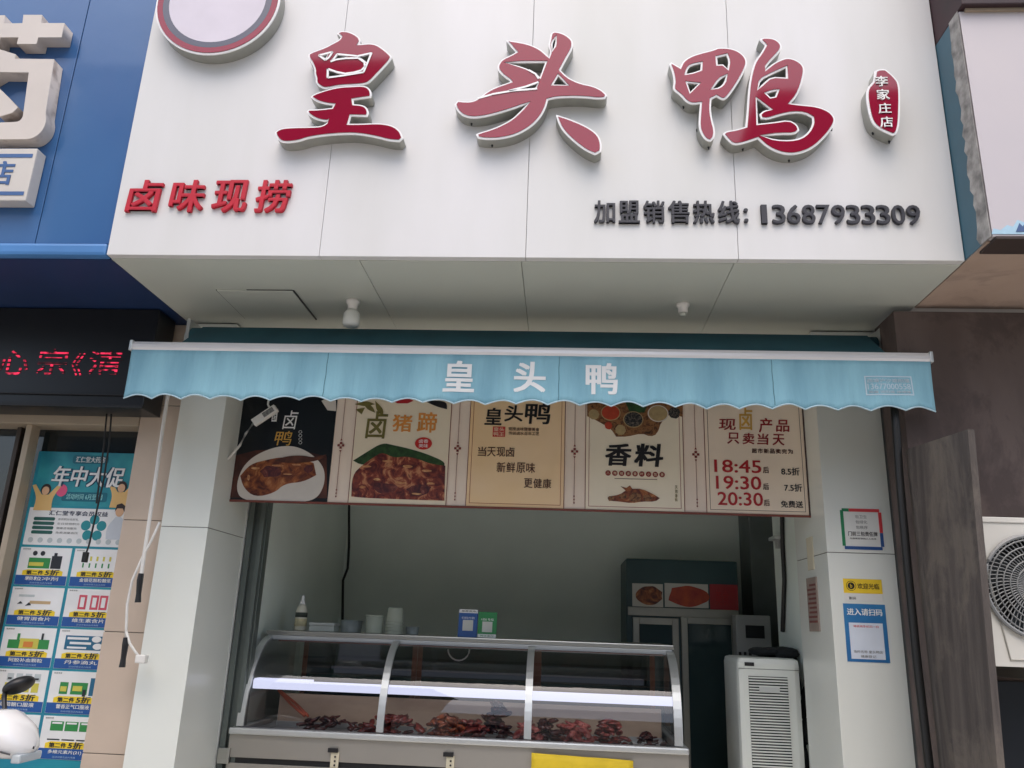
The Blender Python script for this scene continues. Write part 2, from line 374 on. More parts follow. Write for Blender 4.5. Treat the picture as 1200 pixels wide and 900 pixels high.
# oval red branch badge
bo, bs = (1000, 75), 9.0
badge = channel(bo, bs, [[(225,75),(265,55),(330,52),(360,70),(450,150),(490,220),(495,400),(490,560),(485,640),(462,735),(420,752),(330,715),(230,660),(180,580),(150,450),(135,330),(145,255),(180,215),(215,180)]], [], rim=2.5, name='branch_badge')
bi = []
for ch, xa, ya in zip('李家庄店', (228, 245, 262, 280), (130, 270, 415, 560)):
    bi.append(tpx(ch, bo[0]+xa/bs, bo[1]+ya/bs, bo[0]+(xa+135)/bs, bo[1]+(ya+108)/bs, LY-.004))
text('badge_lettering', bi, LY-.003, white_ink, badge, .003, .012)
# round emblem (mascot omitted)
ec = onY(255.3, 1.6, LY); er = ((onY(255.3, 68, LY)-ec).length + (onY(189, 1.6, LY)-ec).length)/2
emb = slab2('round_emblem', [ell(ec.x, ec.z, er, er, 64)], LY+.006, FY-.002, steel_ret, sign)
slab2('emblem_rim', [ell(ec.x, ec.z, er, er, 64)], LY, LY+.006, white_acr, emb)
slab2('emblem_ring', [ell(ec.x, ec.z, er*.97, er*.97, 64), ell(ec.x, ec.z, er*.88, er*.88, 64)], LY-.003, LY-.0005, red_acr, emb)
slab2('emblem_ring', [ell(ec.x, ec.z, er*.879, er*.879, 64), ell(ec.x, ec.z, er*.78, er*.78, 64)], LY-.003, LY-.0005, mat('navy_acrylic', (52, 52, 74), .25, coat=.6), emb)
slab2('emblem_field', [ell(ec.x, ec.z, er*.779, er*.779, 64)], LY-.003, LY-.0005, mat('lilac_acrylic', (204, 196, 206), .3, coat=.4), emb)
# small lettering
t = text('slogan_lettering', spread('卤味现捞', 151, 213, 342, 250, FY, .24, .06), FY-.001, mat('red_foam_letter', (186, 14, 42), .45), sign, .011, .022)
text('hotline_lettering', spread('加盟销售热线', 696, 237, 866, 263, FY, .16) + [tpx('：', 871, 246, 876, 262, FY)], FY-.001, char_l, sign, .010, .022)
it = spread('13687933309', 887, 242, 1077, 264, FY, .12)
text('phone_lettering', it, FY-.001, char_l, sign, .010, .022)

# lamp and sensor under the soffit
def soffit_lamp():
    p = onZ(414, 352, FZ); t = thing('light_bulb', 'white drum-shaped bulb hanging from the fascia soffit near the hatch', 'lamp', (p.x, p.y, FZ))
    MB().lathe([(.027, 0), (.027, -.012), (.02, -.02), (.019, -.04)], p, 18).build('socket', cable_w, t, True)
    MB().lathe([(.018, -.041), (.026, -.05), (.032, -.058), (.033, -.10), (.03, -.108), (.01, -.11)], p, 20).build('bulb', mat('opal_bulb', (226, 228, 222), .3), t, True)
soffit_lamp()
p = onZ(800, 356, FZ); t = thing('lamp_holder', 'small white empty lamp holder on the soffit above the third letter', 'lamp holder', (p.x, p.y, FZ))
MB().lathe([(.026, 0), (.026, -.01), (.019, -.016), (.018, -.036), (.012, -.037)], p, 16).build('base', cable_w, t, True)
MB().lathe([(.012, -.0375), (.013, -.05), (.008, -.052)], p, 12).build('socket', soffit_m, t, True)

# ------------------------------------------------------------------ awning
AY = 2.85
aw = thing('awning', 'rolled-in light blue awning with a scalloped valance and white letters', 'awning', (-.17, AY, 2.4))
ab0, ab1 = onY(156, 407, AY), onY(1089, 419, AY)
bz = (ab0.z+ab1.z)/2
bar = MB(); 
prof = [(0, .018), (-.012, .016), (-.018, .004), (-.018, -.008), (-.012, -.018), (.012, -.018), (.018, -.006), (.016, .012)]
bar.strip([[(x, AY+a, bz+b) for a, b in prof+prof[:1]] for x in (ab0.x, ab1.x)])
fb = bar.build('front_bar', mat('white_awning_bar', (228, 226, 226), .3, metal=.2, var=.02), aw)
for x in (ab0.x, ab1.x):
    e = MB().box(x-.006, x+.006, AY-.021, AY+.021, bz-.021, bz+.021, .004).build('end_cap', alu, fb)
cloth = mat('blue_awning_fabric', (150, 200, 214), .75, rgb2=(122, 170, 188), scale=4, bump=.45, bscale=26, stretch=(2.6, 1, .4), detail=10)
# valance: hangs from the bar, lower edge scalloped
NS = 26; n = NS*10; rows = []
def vy(x, v):
    u = (x-ab0.x-.004)/(ab1.x-ab0.x-.008)
    return AY - .012 + v*(.006*math.sin(u*43+1)+.004*math.sin(u*97)+.003*math.sin(u*171+2)+.004*math.sin(u*19)) - .012*v*v
vh = .192
def dropx(u): return vh - .014*abs(math.sin(math.pi*u*NS)) + .012*(u-.5)
for j in range(9):
    v = j/8; row = []
    for i in range(n+1):
        u = i/n; x = ab0.x + .004 + u*(ab1.x-ab0.x-.008)
        flare = .004*max(0, 1-u/.05)*v**1.5 - .006*max(0, (u-.97)/.03)*v
        y = vy(x, v)
        z = bz - .017 - v*(vh - dropx(u)*0 - (.016*abs(math.sin(math.pi*u*NS)))) + .006*v*(u-.5)
        row.append((x+flare, y, z))
    rows.append(row)
va = MB().strip(rows).build('valance', cloth, aw, True)
md = va.modifiers.new('t', 'SOLIDIFY'); md.thickness = .0015
ed = MB().tube([(p[0], p[1]-.0015, p[2]) for p in rows[-1]], .0028, 5).build('valance_piping', mat('pale_piping', (190, 216, 226), .7), va, True)
for xx in (382, 655, 905):
    q = onY(xx, 440, AY-.015)
    MB().tube([(q.x+.0008*math.sin(k*2), vy(q.x, k/8)-.0012, bz-.019-k/8*(vh-.018)) for k in range(9)], .0016, 5).build('seam', mat('seam_thread', (92, 136, 150), .8) if xx == 382 else bpy.data.materials['seam_thread'], va)
TY = AY - .026
def on_valance(o):
    # subdivide finely, then lay the print onto the waves of the cloth
    b_ = bmesh.new(); b_.from_mesh(o.data); bmesh.ops.triangulate(b_, faces=b_.faces)
    for _ in range(4):
        le = [e for e in b_.edges if e.calc_length() > .02]
        if le: bmesh.ops.subdivide_edges(b_, edges=le, cuts=1)
        bmesh.ops.triangulate(b_, faces=[f for f in b_.faces if len(f.verts) > 3])
    for q in b_.verts:
        v = max(0, min(1, (bz-.017-q.co.z)/vh)); q.co.y = vy(q.co.x, v) - .0030 + (q.co.y - TY)
    b_.to_mesh(o.data); b_.free(); return o
for it_ in spread('皇头鸭', 519, 423, 724, 460, TY, 1.25): on_valance(text('valance_letter', [it_], TY, white_ink, va, .0008, .03))
X0, X1, Z0, Z1 = RX(1015, 440, 1070, 463, TY)
st = MB()
for a in ((X0, X1, Z0, Z0+.004), (X0, X1, Z1-.004, Z1), (X0, X0+.004, Z0+.0041, Z1-.0041), (X1-.004, X1, Z0+.0041, Z1-.0041)): st.box(a[0], a[1], TY-.001, TY+.001, a[2], a[3])
pale = mat('faded_white_print', (196, 214, 224), .7)
on_valance(st.build('stamp_frame', pale, va))
h = Z1-Z0
on_valance(text('stamp_lettering', [('西塘沪沙遮阳篷', X0+.008, X1-.008, Z0+h*.66, Z1-.01), ('13677000558', X0+.008, X1-.008, Z0+h*.3, Z0+h*.6), ('雨篷 遮阳篷 伸缩篷', X0+.01, X1-.01, Z0+h*.1, Z0+h*.24)], TY, pale, va, .0008, .01))
# roller behind with wound cloth
RY, RZ = 3.08, 2.605
shaded_cloth = mat('wound_teal_fabric', (40, 88, 100), .7, var=.15, scale=5)  # same blue awning cloth, with its shade put into the colour
MB().lathe([(.042, -1.545), (.042, 1.215)], (0, RY, RZ), 24, 'X').build('fabric_roll', shaded_cloth, aw, True)
MB().lathe([(.03, -1.57), (.03, 1.24)], (0, RY, RZ), 16, 'X').build('roller_tube', alu, aw, True)
MB().strip([[(x, y, z) for x in (-1.5, 1.18)] for y, z in ((RY-.02, RZ+.042), (AY+.02, bz+.012))]).build('canopy', shaded_cloth, aw)
for x in (-1.56, 1.235):
    MB().box(x-.008, x+.008, RY-.03, 3.199, RZ-.05, RZ+.075, .004).build('bracket', alu, aw)
for x in (-1.2, .9):
    MB().tube([(x, RY+.02, RZ-.05), (x+(.35 if x < 0 else -.35), 3.0, RZ-.07), (x, AY+.02, bz)], .012, 8).build('folding_arm', alu, aw)

# ------------------------------------------------------------------ menu board under the awning
MY = 3.38
mb_ = thing('menu_board', 'long hanging menu board of five printed panels below the blue awning', 'menu board', (-.2, MY, 1.98))
mx0, mx1, mz0 = -1.424, 1.006, 1.978
mz1 = 2.46
MB().box(mx0, mx1, MY, MY+.02, mz0, mz1, .002).build('backboard', mat('board_cream', (240, 222, 204), .5, var=.04), mb_)
MB().box(mx0-.004, mx1+.004, MY-.008, MY-.0005, mz0-.006, mz0+.003).build('frame', mat('brown_trim', (120, 62, 50), .5), mb_)
MB().box(mx1-.003, mx1+.004, MY-.008, MY-.0005, mz0+.0035, mz1).build('frame', mat('dark_trim', (64, 38, 34), .5), mb_)
def bx(px, py=590):  return onY(px, py, MY).x
def food_mat(name, stops, scale, rough=.45):
    m = mat(name, (0, 0, 0), rough, scale=scale, detail=9); n_ = m.node_tree.nodes
    nz = n_['Noise Texture']; nz.inputs['Distortion'].default_value = 1.4; nz.inputs['Roughness'].default_value = .6
    cr = n_['Color Ramp'].color_ramp
    for e, (p_, c_) in zip(cr.elements, (stops[0], stops[-1])): e.position = p_; e.color = (*[lin(v) for v in c_], 1)
    for p_, c_ in stops[1:-1]: e = cr.elements.new(p_); e.color = (*[lin(v) for v in c_], 1)
    return m
food_brown = food_mat('roast_food_print', [(.28, (44, 20, 18)), (.42, (98, 44, 28)), (.55, (150, 84, 44)), (.66, (196, 136, 84)), (.75, (120, 58, 34))], 16)
food_red = food_mat('glazed_food_print', [(.3, (34, 14, 20)), (.44, (92, 34, 34)), (.54, (138, 62, 46)), (.63, (200, 140, 100)), (.7, (88, 36, 34))], 17)
glaze = food_mat('dark_glaze_print', [(.3, (40, 20, 34)), (.45, (78, 34, 40)), (.58, (112, 52, 46)), (.68, (150, 96, 84)), (.75, (60, 28, 34))], 22)
spice_m = food_mat('spice_print', [(.28, (38, 28, 22)), (.42, (92, 58, 38)), (.55, (150, 104, 64)), (.66, (96, 62, 40)), (.75, (190, 150, 104))], 40)
pepper_m = mat('peppercorn_print', (30, 30, 34), .5, rgb2=(120, 110, 100), scale=160, detail=6, ramp=(.45, .7))
leaf_m = mat('leaf_print', (52, 88, 46), .5, rgb2=(26, 48, 26), scale=40)
chili_m = mat('chilli_powder_print', (176, 64, 40), .5, var=.15, scale=60)
pale_spice = mat('pale_spice_print', (168, 146, 104), .5, var=.15, scale=60)
plate_m = mat('plate_print', (214, 206, 196), .5, var=.08)
orange_ink = mat('orange_print', (222, 146, 66), .5); olive_ink = mat('olive_print', (112, 104, 52), .5, var=.2, scale=30)
brown_ink = mat('brown_print', (86, 48, 36), .5); red_dk = mat('dark_red_print', (150, 34, 36), .5)
pans = []
for i, (a, b) in enumerate(((268.7, 383.5), (408, 522), (546, 660), (686, 802), (829, 948))):
    pans.append((bx(a, 588+i*4), bx(b, 588+i*4)))
bgm = [mat('black_print_background', (20, 24, 30), .35, var=.2), mat('cream_panel_print', (238, 224, 198), .45, var=.03),
       mat('tan_panel_print', (240, 204, 150), .45, rgb2=(244, 214, 176), scale=3), mat('pale_panel_print', (240, 228, 204), .45, var=.03), mat('sand_panel_print', (242, 224, 202), .45, var=.03)]
Zb = mz0+.004
names = ['black menu panel with a whole roast duck on a white plate', 'cream menu panel with glazed trotters and green leaves', 'tan menu panel with three staggered lines of text', 'pale menu panel with spice bowls and dried spices', 'sand menu panel with three evening discount times']
P = []
for (a, b), m, nm in zip(pans, bgm, names):
    q = MB().box(a, b, MY-.003, MY-.0002, Zb, mz1-.002).build('menu_panel', m, mb_); q['label'] = nm; P.append(q)
F1, F2, F3, F4 = MY-.0032, MY-.0042, MY-.0052, MY-.0062
ART = [0]
def art(name, polys, Y, m, par):          # every printed shape lies a hair above the one before it
    ART[0] += 1; Y -= ART[0]*.000008
    return slab2(name, polys, Y-.0008, Y, m, par)
def zz(y, x=600): return onY(x, y, MY).z
def rnd2(pts, _=1): return smooth_poly(pxw(pts), 2, 80)
def rnd(pts): return smooth_poly(pxw(pts), 3, 100)
def pxw(pts): return [(q.x, q.z) for q in (onY(x, y, MY) for x, y in pts)]
# panel 1
art('table_picture', [pxw([(276,534),(300,528),(345,526),(383,535),(383.4,584),(270,583)])], F1, mat('wood_table_print', (110, 58, 40), .5, rgb2=(60, 30, 26), scale=12), P[0])
art('plate_picture', [rnd([(276,570),(288,540),(322,523),(352,523),(379,543),(382,566),(370,588),(335,588),(284,588)])], F2, plate_m, P[0])
art('duck_picture', [smooth_poly(pxw([(282,558),(294,544),(314,539),(330,536),(352,537),(368,543),(371,557),(356,565),(334,567),(322,578),(299,583),(286,572)]), 2)], F3, food_brown, P[0])
hl = mat('glint_print', (222, 176, 124), .5, rgb2=(168, 100, 60), scale=50)
for cx, cy, rx_, ry_, mm in ((296, 560, .030, .035, food_brown), (318, 553, .045, .026, glaze), (343, 551, .05, .022, food_brown), (362, 550, .02, .018, glaze)):
    c = onY(cx, cy, MY); art('duck_picture', [smooth_poly(ell(c.x, c.z, rx_, ry_, 12, .15), 2)], F4, mm, P[0])
for cx, cy, rx_, ry_ in ((300, 549, .018, .005), (326, 546, .026, .005), (348, 545, .02, .004), (292, 560, .006, .014), (338, 556, .022, .003)):
    c = onY(cx, cy, MY); art('glint_picture', [smooth_poly(ell(c.x, c.z, rx_, ry_, 10, .2), 2)], F4-.001, hl, P[0])
art('drumstick_picture', [rnd([(322,540),(336,535),(356,534),(368,537),(383,533),(383,536),(370,541),(352,543),(334,543)])], F4-.0022, mat('dark_roast_print', (104, 58, 40), .5, rgb2=(66, 34, 26), scale=30), P[0])
art('seal_picture', [ell(bx(350, 470), zz(467), .031, .025)], F2, red_dk, P[0])
art('plate_picture', [pxw([(377,470),(384,466),(394,470),(394,482),(384,481)])], F1, plate_m, P[0])
text('lettering', [tpx('卤', 332, 481, 349, 503, F2, .1)], F2, white_ink, P[0])
text('lettering', [tpx('鸭', 322, 505, 342, 522, F2, .1)], F2, gold_ink, P[0])
text('caption_lettering', [tpx('〇', 350, 504.5+k*4.2, 354, 508+k*4.2, F2) for k in range(4)], F2, white_ink, P[0])
X0, X1, Z0, Z1 = RX(319, 479, 325, 494, F2); art('caption_frame', [rect(X0, X1, Z0, Z1)], F2, white_ink, P[0]); text('caption_lettering', [('皇头', X0+.004, X1-.004, Z0+.005, Z1-.005)], F3, black_ink, P[0])
# panel 2
art('leaf_picture', [rnd2(([(414,540),(430,530),(448,519),(462,522),(480,526),(500,532),(521,541),(521,546),(480,543),(450,540),(425,546)]), 1)], F1, leaf_m, P[1])
art('trotter_picture', [rnd2(([(412,582),(413,557),(425,545),(440,535),(448,530),(462,537),(475,535),(490,538),(505,544),(522,546),(521,587),(430,584)]), 1)], F2, food_red, P[1])
for (cx, cy, rx_, ry_) in ((436, 550, .035, .022), (470, 552, .04, .02), (503, 555, .035, .02), (452, 572, .055, .022), (492, 574, .05, .024)):
    c = onY(cx, cy, MY); art('trotter_picture', [smooth_poly(ell(c.x, c.z, rx_, ry_, 14, .2), 1)], F3, glaze if cy > 560 else food_red, P[1])
for cx, cy, rx_, ry_ in ((430, 547, .02, .005), (455, 541, .022, .005), (478, 547, .02, .006), (500, 552, .022, .005), (442, 562, .016, .005), (470, 566, .026, .005), (505, 567, .018, .005), (425, 571, .014, .006), (488, 579, .022, .004)):
    c = onY(cx, cy, MY); art('glint_picture', [smooth_poly(ell(c.x, c.z, rx_, ry_, 10, .25), 2)], F4, hl, P[1])
text('lettering', [tpx('卤', 429, 482, 454, 514, F2, .06)], F2, olive_ink, P[1], .001, .02)
text('lettering', [tpx('猪', 460, 486, 483, 506, F2), tpx('蹄', 489, 483, 512, 507, F2)], F2, orange_ink, P[1], .001, .02)
c = onY(496.5, 520, MY); sl = art('seal_picture', [ell(c.x, c.z, .037, .027)], F2, mat('bright_red_print', (200, 40, 36), .5), P[1])
text('caption_lettering', [('卤香', c.x-.02, c.x+.02, c.z+.002, c.z+.018), ('美味', c.x-.02, c.x+.02, c.z-.018, c.z-.002)], F3, white_ink, P[1])
for st_ in ([(416,474),(430,470),(440,474),(428,477)], [(424,470),(437,476),(440,484),(430,480)], [(440,470),(450,480),(449,488),(441,481)], [(417,480),(428,478),(424,486)]):
    art('bamboo_picture', [rnd(st_)], F2, olive_ink, P[1])
art('seal_picture', [pxw([(460,470),(472,464),(485,470),(478,473),(466,473)])], F2, red_lin, P[1])
art('corner_picture', [rnd([(497,470),(524,470),(524,480),(512,477)])], F2, black_ink, P[1])
# panel 3
def frame_line(x0, x1, par, m, off=.012):
    mb = MB(); a, b, c, d = x0+off, x1-off, Zb+off, mz1-.01; w = .0018
    for r in ((a, b, c, c+w), (a, a+w, c+w, d), (b-w, b, c+w, d)): mb.box(r[0], r[1], F1-.0006, F1, r[2], r[3])
    return mb.build('border_line', m, par)
for i in (2, 3, 4): frame_line(*pans[i], P[i], red_dk if i < 4 else brown_ink)
text('lettering', [tpx('皇', 568, 478, 588, 498, F2, .05), tpx('头', 591, 475, 613, 494, F2, .05), tpx('鸭', 615, 472, 645, 497, F2, .05)], F2, black_ink, P[2], .001, .022)
X0, X1, Z0, Z1 = RX(577.5, 500, 592, 512, F2); sl = art('seal_picture', [rect(X0, X1, Z0, Z1)], F2, mat('seal_red_print', (196, 60, 50), .5), P[2])
text('caption_lettering', [('皇头', X0+.004, X1-.004, (Z0+Z1)/2+.002, Z1-.003), ('鸭王', X0+.004, X1-.004, Z0+.003, (Z0+Z1)/2-.002)], F3, cream, P[2])
text('caption_lettering', [tpx('现捞卤味健康美食', 596, 501, 632, 505, F2), tpx('传统卤水百年工艺', 596, 506, 632, 510, F2)], F2, brown_ink, P[2])
text('lettering', spread('当天现卤', 560, 524, 603, 535, F2, .12)+spread('新鲜原味', 582, 542, 627, 554, F2, .12)+spread('更健康', 614, 561, 646, 572, F2, .1), F2, brown_ink, P[2], .001, .008)
# panel 4
art('spice_picture', [smooth_poly(pxw([(688,470),(800,470),(800,489),(786,485),(775,494),(770,509),(762,512),(752,508),(735,512),(722,512),(716,503),(706,497),(697,492),(688,488)]), 1)], F1, spice_m, P[3])
art('spice_picture', [pxw([(732,470),(760,470),(755,484),(738,484)])], F2, leaf_m, P[3])
for cx, cy, r, mm in ((715.5, 484, .042, chili_m), (742, 492, .043, pepper_m), (771, 485, .044, pale_spice)):
    c = onY(cx, cy, MY); art('bowl_picture', [ell(c.x, c.z, r, r*.84)], F3, pale_spice if mm is not pale_spice else plate_m, P[3]); art('bowl_picture', [ell(c.x, c.z, r*.9, r*.75)], F4, mm, P[3])
for cx, cy, r, mm in ((727, 504, .022, pale_spice), (762, 503, .026, spice_m), (790, 484, .024, pepper_m), (696, 486, .022, pale_spice), (713, 499, .016, chili_m)):
    c = onY(cx, cy, MY); art('bowl_picture', [ell(c.x, c.z, r, r*1.05, 20, .08)], F2, mm, P[3])
text('lettering', [tpx('香', 709, 520, 740, 546, F2, .1), tpx('料', 743, 520, 777, 547, F2, .1)], F2, black_ink, P[3], .001, .035)
its = []
for k, ch in enumerate('八角桂皮香叶小茴香'):
    c = onY(712.5+k*7.9, 554.5+k*.25, MY); art('dot_picture', [ell(c.x, c.z, .0115, .0115, 16)], F2, mat('dot_red_print', (140, 52, 44), .5) if k == 0 else bpy.data.materials['dot_red_print'], P[3]); its.append((ch, c.x-.006, c.x+.006, c.z-.006, c.z+.006))
text('caption_lettering', its, F3, cream, P[3])
a, b = onY(720, 561, MY), onY(770, 563, MY); art('border_line', [rect(a.x, b.x, a.z-.001, a.z+.001)], F2, brown_ink, P[3])
art('dried_spice_picture', [smooth_poly(pxw([(714,582),(726,580),(733,575),(727,570),(734,572),(738,569),(741,573),(752,573),(765,579),(773,584),(768,588),(752,588),(740,590),(726,588),(714,587)]), 1)], F2, food_brown, P[3])
for cx, cy, r in ((716, 584.5, .011), (745, 583, .02), (758, 584, .014), (730, 582, .012)):
    c = onY(cx, cy, MY); art('dried_spice_picture', [ell(c.x, c.z, r*1.3, r, 12, .2)], F3, spice_m, P[3])
text('caption_lettering', [tpx(ch, 791, 569+k*5, 794, 573+k*5, F2) for k, ch in enumerate('天然香料')], F2, olive_ink, P[3])
# panel 5
text('lettering', [tpx('现', 842, 491, 862, 504, F2, .08), tpx('产', 889, 490, 905, 507, F2, .08), tpx('品', 909, 492, 925, 506, F2, .08)] + [tpx(c, x, 507+i*.6, x+14, 520+i*.6, F2, .08) for i, (c, x) in enumerate(zip('只卖当天', (852, 870, 887, 905)))], F2, red_dk, P[4], .001, .018)
text('lettering', [tpx('卤', 866, 478, 882, 504, F2, .04)], F2, gold_ink, P[4], .001, .02)
text('caption_lettering', spread('超市新品卖完为止'[:7], 881, 526, 929, 531.5, F2, .2), F2, brown_ink, P[4], .001, .02)
text('time_lettering', [tpx(s, x0, y0, x1, y1, F2) for s, x0, y0, x1, y1 in (('18:45', 837, 539, 892, 554), ('19:30', 839, 558, 892, 573.5), ('20:30', 841, 577, 894, 592.5))], F2, red_lin, P[4], .001, .018)
text('time_lettering', [tpx('后', x, y, x+7, y+7.5, F2) for x, y in ((894, 547), (894, 566.5), (895, 585.5))], F2, brown_ink, P[4], .001, .015)
for it_ in (tpx('8.5折', 915.5, 548, 937, 557, F2), tpx('7.5折', 919, 567, 940, 576, F2), tpx('免费送', 915, 587, 941, 595, F2)): text('discount_lettering', [it_], F2, black_ink, P[4], .001, .014)
for q in (bpy.data.materials['faded_white_print'],): pass
# divider ornaments between panels
orn_m = mat('ornament_print', (128, 56, 50), .5)
for i, px in enumerate((396, 534.5, 673, 816)):
    om = MB(); X = bx(px, 560); zc = onY(px, 522+i*3.6, MY).z
    om.box(X-.0009, X+.0009, F1-.0006, F1, Zb+.02, zc-.022); om.box(X-.0009, X+.0009, F1-.0006, F1, zc+.022, mz1-.01)
    for dx, dz in ((.010, 0), (-.010, 0), (0, .010), (0, -.010)):
        om.box(X+dx-.005, X+dx+.005, F1-.0014, F1-.0008, zc+dz-.005, zc+dz+.005)
    for s_ in (1, -1): om.poly([(X-.005, F1-.001, zc+s_*.021), (X+.005, F1-.001, zc+s_*.021), (X, F1-.001, zc+s_*.032)])
    for k in range(3): om.box(X-.003, X+.003, F1-.0014, F1-.0008, Zb+.022+k*.014, Zb+.027+k*.014)
    om.build('divider_ornament', orn_m, mb_)

lm = MB()
for (a, b) in pans[1:]:
    for x in (a-.003, b+.0005): lm.box(x, x+.0025, MY-.003, MY-.0003, Zb, mz1-.002)
lm.build('panel_edge', mat('edge_red_print', (134, 66, 58), .5), mb_)

# ------------------------------------------------------------------ glass deli cabinet
def onX(px, py, X): d = ray(px, py); return CAM + d*((X-CAM.x)/d.x)
cab = thing('display_cabinet', 'curved-glass deli display cabinet on a stainless base', 'display cabinet', (-.42, 3.95, .15))
CX0, CX1 = -1.343, .494
YF, YT, ZB, ZT = 3.60, 3.86, 1.065, 1.418
def cv(t, off=0.0):
    a = t*math.pi/2
    return (YT - (YT-YF)*math.sin(a) - off*math.sin(a), ZB + (ZT-ZB)*math.cos(a) + off*math.cos(a))
MB().box(CX0-.012, CX1+.012, YT-.03, 4.36, ZT+.012, ZT+.032, .004).build('top_shelf', steel, cab)
MB().box(CX0-.004, CX1+.004, YT-.024, YT+.012, ZT-.008, ZT+.0115, .003).build('top_rail', alu, cab)
MB().box(CX0+.03, CX1-.03, YT+.03, YT+.045, ZT-.016, ZT-.001, .002).build('wood_strip', mat('red_brown_wood', (142, 86, 62), .5, var=.15, scale=10, stretch=(.3, 4, 4)), cab)
xs = [CX0, onY(445, 859, YF).x, onY(618, 868, YF).x, CX1]
for a, b in zip(xs, xs[1:]):
    pane = MB().strip([[(x, *cv(t/14)) for x in (a, b)] for t in range(15)]).build('front_pane', gl, cab, True)
def rib(x, w=.022):
    rows = [[(x-w/2, *cv(t/16, -.004)), (x-w/2, *cv(t/16, .008)), (x+w/2, *cv(t/16, .008)), (x+w/2, *cv(t/16, -.004)), (x-w/2, *cv(t/16, -.004))] for t in range(17)]
    return MB().strip(rows).build('divider', alu, cab)
for x in (CX0+.006, xs[1], xs[2], CX1-.008): rib(x, .03 if x in (xs[1], xs[2]) or True and abs(x-CX0) < .1 else .034)
for x in (CX0-.003, CX1+.003):
    e = [(x, *cv(t/14)) for t in range(15)]
    MB().poly(e + [(x, 4.34, ZB), (x, 4.34, ZT)]).build('end_pane', gl, cab)
lg = MB(); lg.box(CX0-.03, CX1+.03, YF-.03, YF+.03, 1.035, 1.06, .006); lg.box(CX0-.03, CX0+.01, YF+.031, 4.38, 1.035, 1.06, .004); lg.box(CX1-.01, CX1+.03, YF+.031, 4.38, 1.035, 1.06, .004); lg.build('ledge', alu, cab)
MB().box(CX0+.02, CX1-.02, YF+.032, 4.33, 1.021, 1.026).build('deck', mat('dark_deck', (96, 98, 92), .4, metal=.5, var=.15), cab)
MB().box(CX0-.012, CX1+.012, YF+.0, 4.36, .20, 1.02, .004).build('base', mat('base_steel', (158, 154, 146), .38, metal=.7, var=.06, scale=2), cab)
zk = onY(330, 890, YF-.012).z
MB().box(CX0-.03, CX1+.03, YF-.012, YF-.001, zk, 1.034, .002).build('skirt', mat('skirt_steel', (170, 166, 158), .36, metal=.6, var=.05, scale=2), cab)
MB().box(CX0-.028, CX1+.028, YF-.004, YF-.001, zk-.03, zk-.001).build('shadow_gap', dark_ret, cab)
MB().box(CX0-.03, CX1+.03, YF-.012, YF-.001, .22, zk-.022, .002).build('lower_panel', bpy.data.materials['skirt_steel'], cab)
for x in (-1.25, .40):
    for y in (3.72, 4.25): MB().tube([(x, y, .15), (x, y, .2)], .03, 12).build('foot', black_p, cab)
for i, (a, b) in enumerate(((CX0+.02, -.73), (-.73, -.12), (-.12, CX1-.02))):
    y = 4.33+.012*(i % 2)
    d = MB(); d.box(a, a+.025, y, y+.01, ZB, ZT+.01); d.box(b-.025, b, y, y+.01, ZB, ZT+.01); d.build('back_door_frame', mat('bronze_frame', (128, 84, 62), .45, metal=.3, var=.1) if i == 0 else bpy.data.materials['bronze_frame'], cab)
    MB().poly([(a+.025, y+.004, ZB), (b-.025, y+.004, ZB), (b-.025, y+.004, ZT), (a+.025, y+.004, ZT)]).build('back_door_pane', glass('smoked_glass', (.10, .13, .13), 1.5) if i == 0 else bpy.data.materials['smoked_glass'], cab)
# glowing band added behind the glass in place of the sky's reflection
SYF = 3.672
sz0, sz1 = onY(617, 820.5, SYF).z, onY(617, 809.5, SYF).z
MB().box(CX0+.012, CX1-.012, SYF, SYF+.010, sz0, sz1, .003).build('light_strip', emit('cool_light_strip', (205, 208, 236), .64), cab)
MB().box(CX0+.012, CX0+.26, SYF+.0105, SYF+.07, sz1-.012, sz1+.004, .001).build('light_cover', bpy.data.materials['cool_light_strip'], cab)  # stepped left end of the same glowing sky reflection
pz = onY(617, 824, 4.02).z
MB().box(CX0+.03, CX1-.03, 4.0, 4.012, 1.027, pz, .001).build('back_panel', mat('brown_back_panel', (214, 186, 160), .5, rgb2=(180, 152, 130), scale=3, stretch=(1, 1, 3)), cab)
latm = mat('worn_latch', (206, 198, 172), .5, var=.1)
for px, py in ((393, 884), (528, 889)):
    c = onY(px, py, YF-.013)
    lt = MB().box(c.x-.017, c.x+.017, YF-.02, YF-.0125, c.z-.05, c.z+.01, .002).build('latch', latm, cab)
    MB().box(c.x-.03, c.x+.012, YF-.027, YF-.0205, c.z+.008, c.z+.025, .002).build('latch_catch', black_p, lt)
    q = MB()
    for k in range(3): q.lathe([(.004, -.003), (.004, 0)], (c.x+.002, YF-.0205, c.z-.04+k*.016), 8, 'Y')
    q.build('latch_hole', black_p, lt)
c = onY(262, 882, YF-.013)
MB().box(c.x-.02, c.x+.03, YF-.028, YF-.0125, c.z-.04, c.z+.02, .003).build('corner_hinge', steel, cab)
# yellow cloth on the front
a, b = onY(623, 882, YF-.035), onY(742, 888, YF-.035)
rows = []
for j in range(13):
    rows.append([(a.x+(b.x-a.x)*i/16, YF-.034-.003*math.sin(i*.9+j*.2)-.004*math.sin(i*.37), a.z - .012*i/16 - j*.03) for i in range(17)])
yc = MB().strip(rows).build('yellow_cloth', mat('yellow_fabric', (232, 200, 46), .7, var=.08, scale=10, bump=.2, bscale=200), None, True)
yc.modifiers.new('t', 'SOLIDIFY').thickness = .002
tag(yc, 'bright yellow sheet hanging on the front of the deli cabinet', 'sheet')

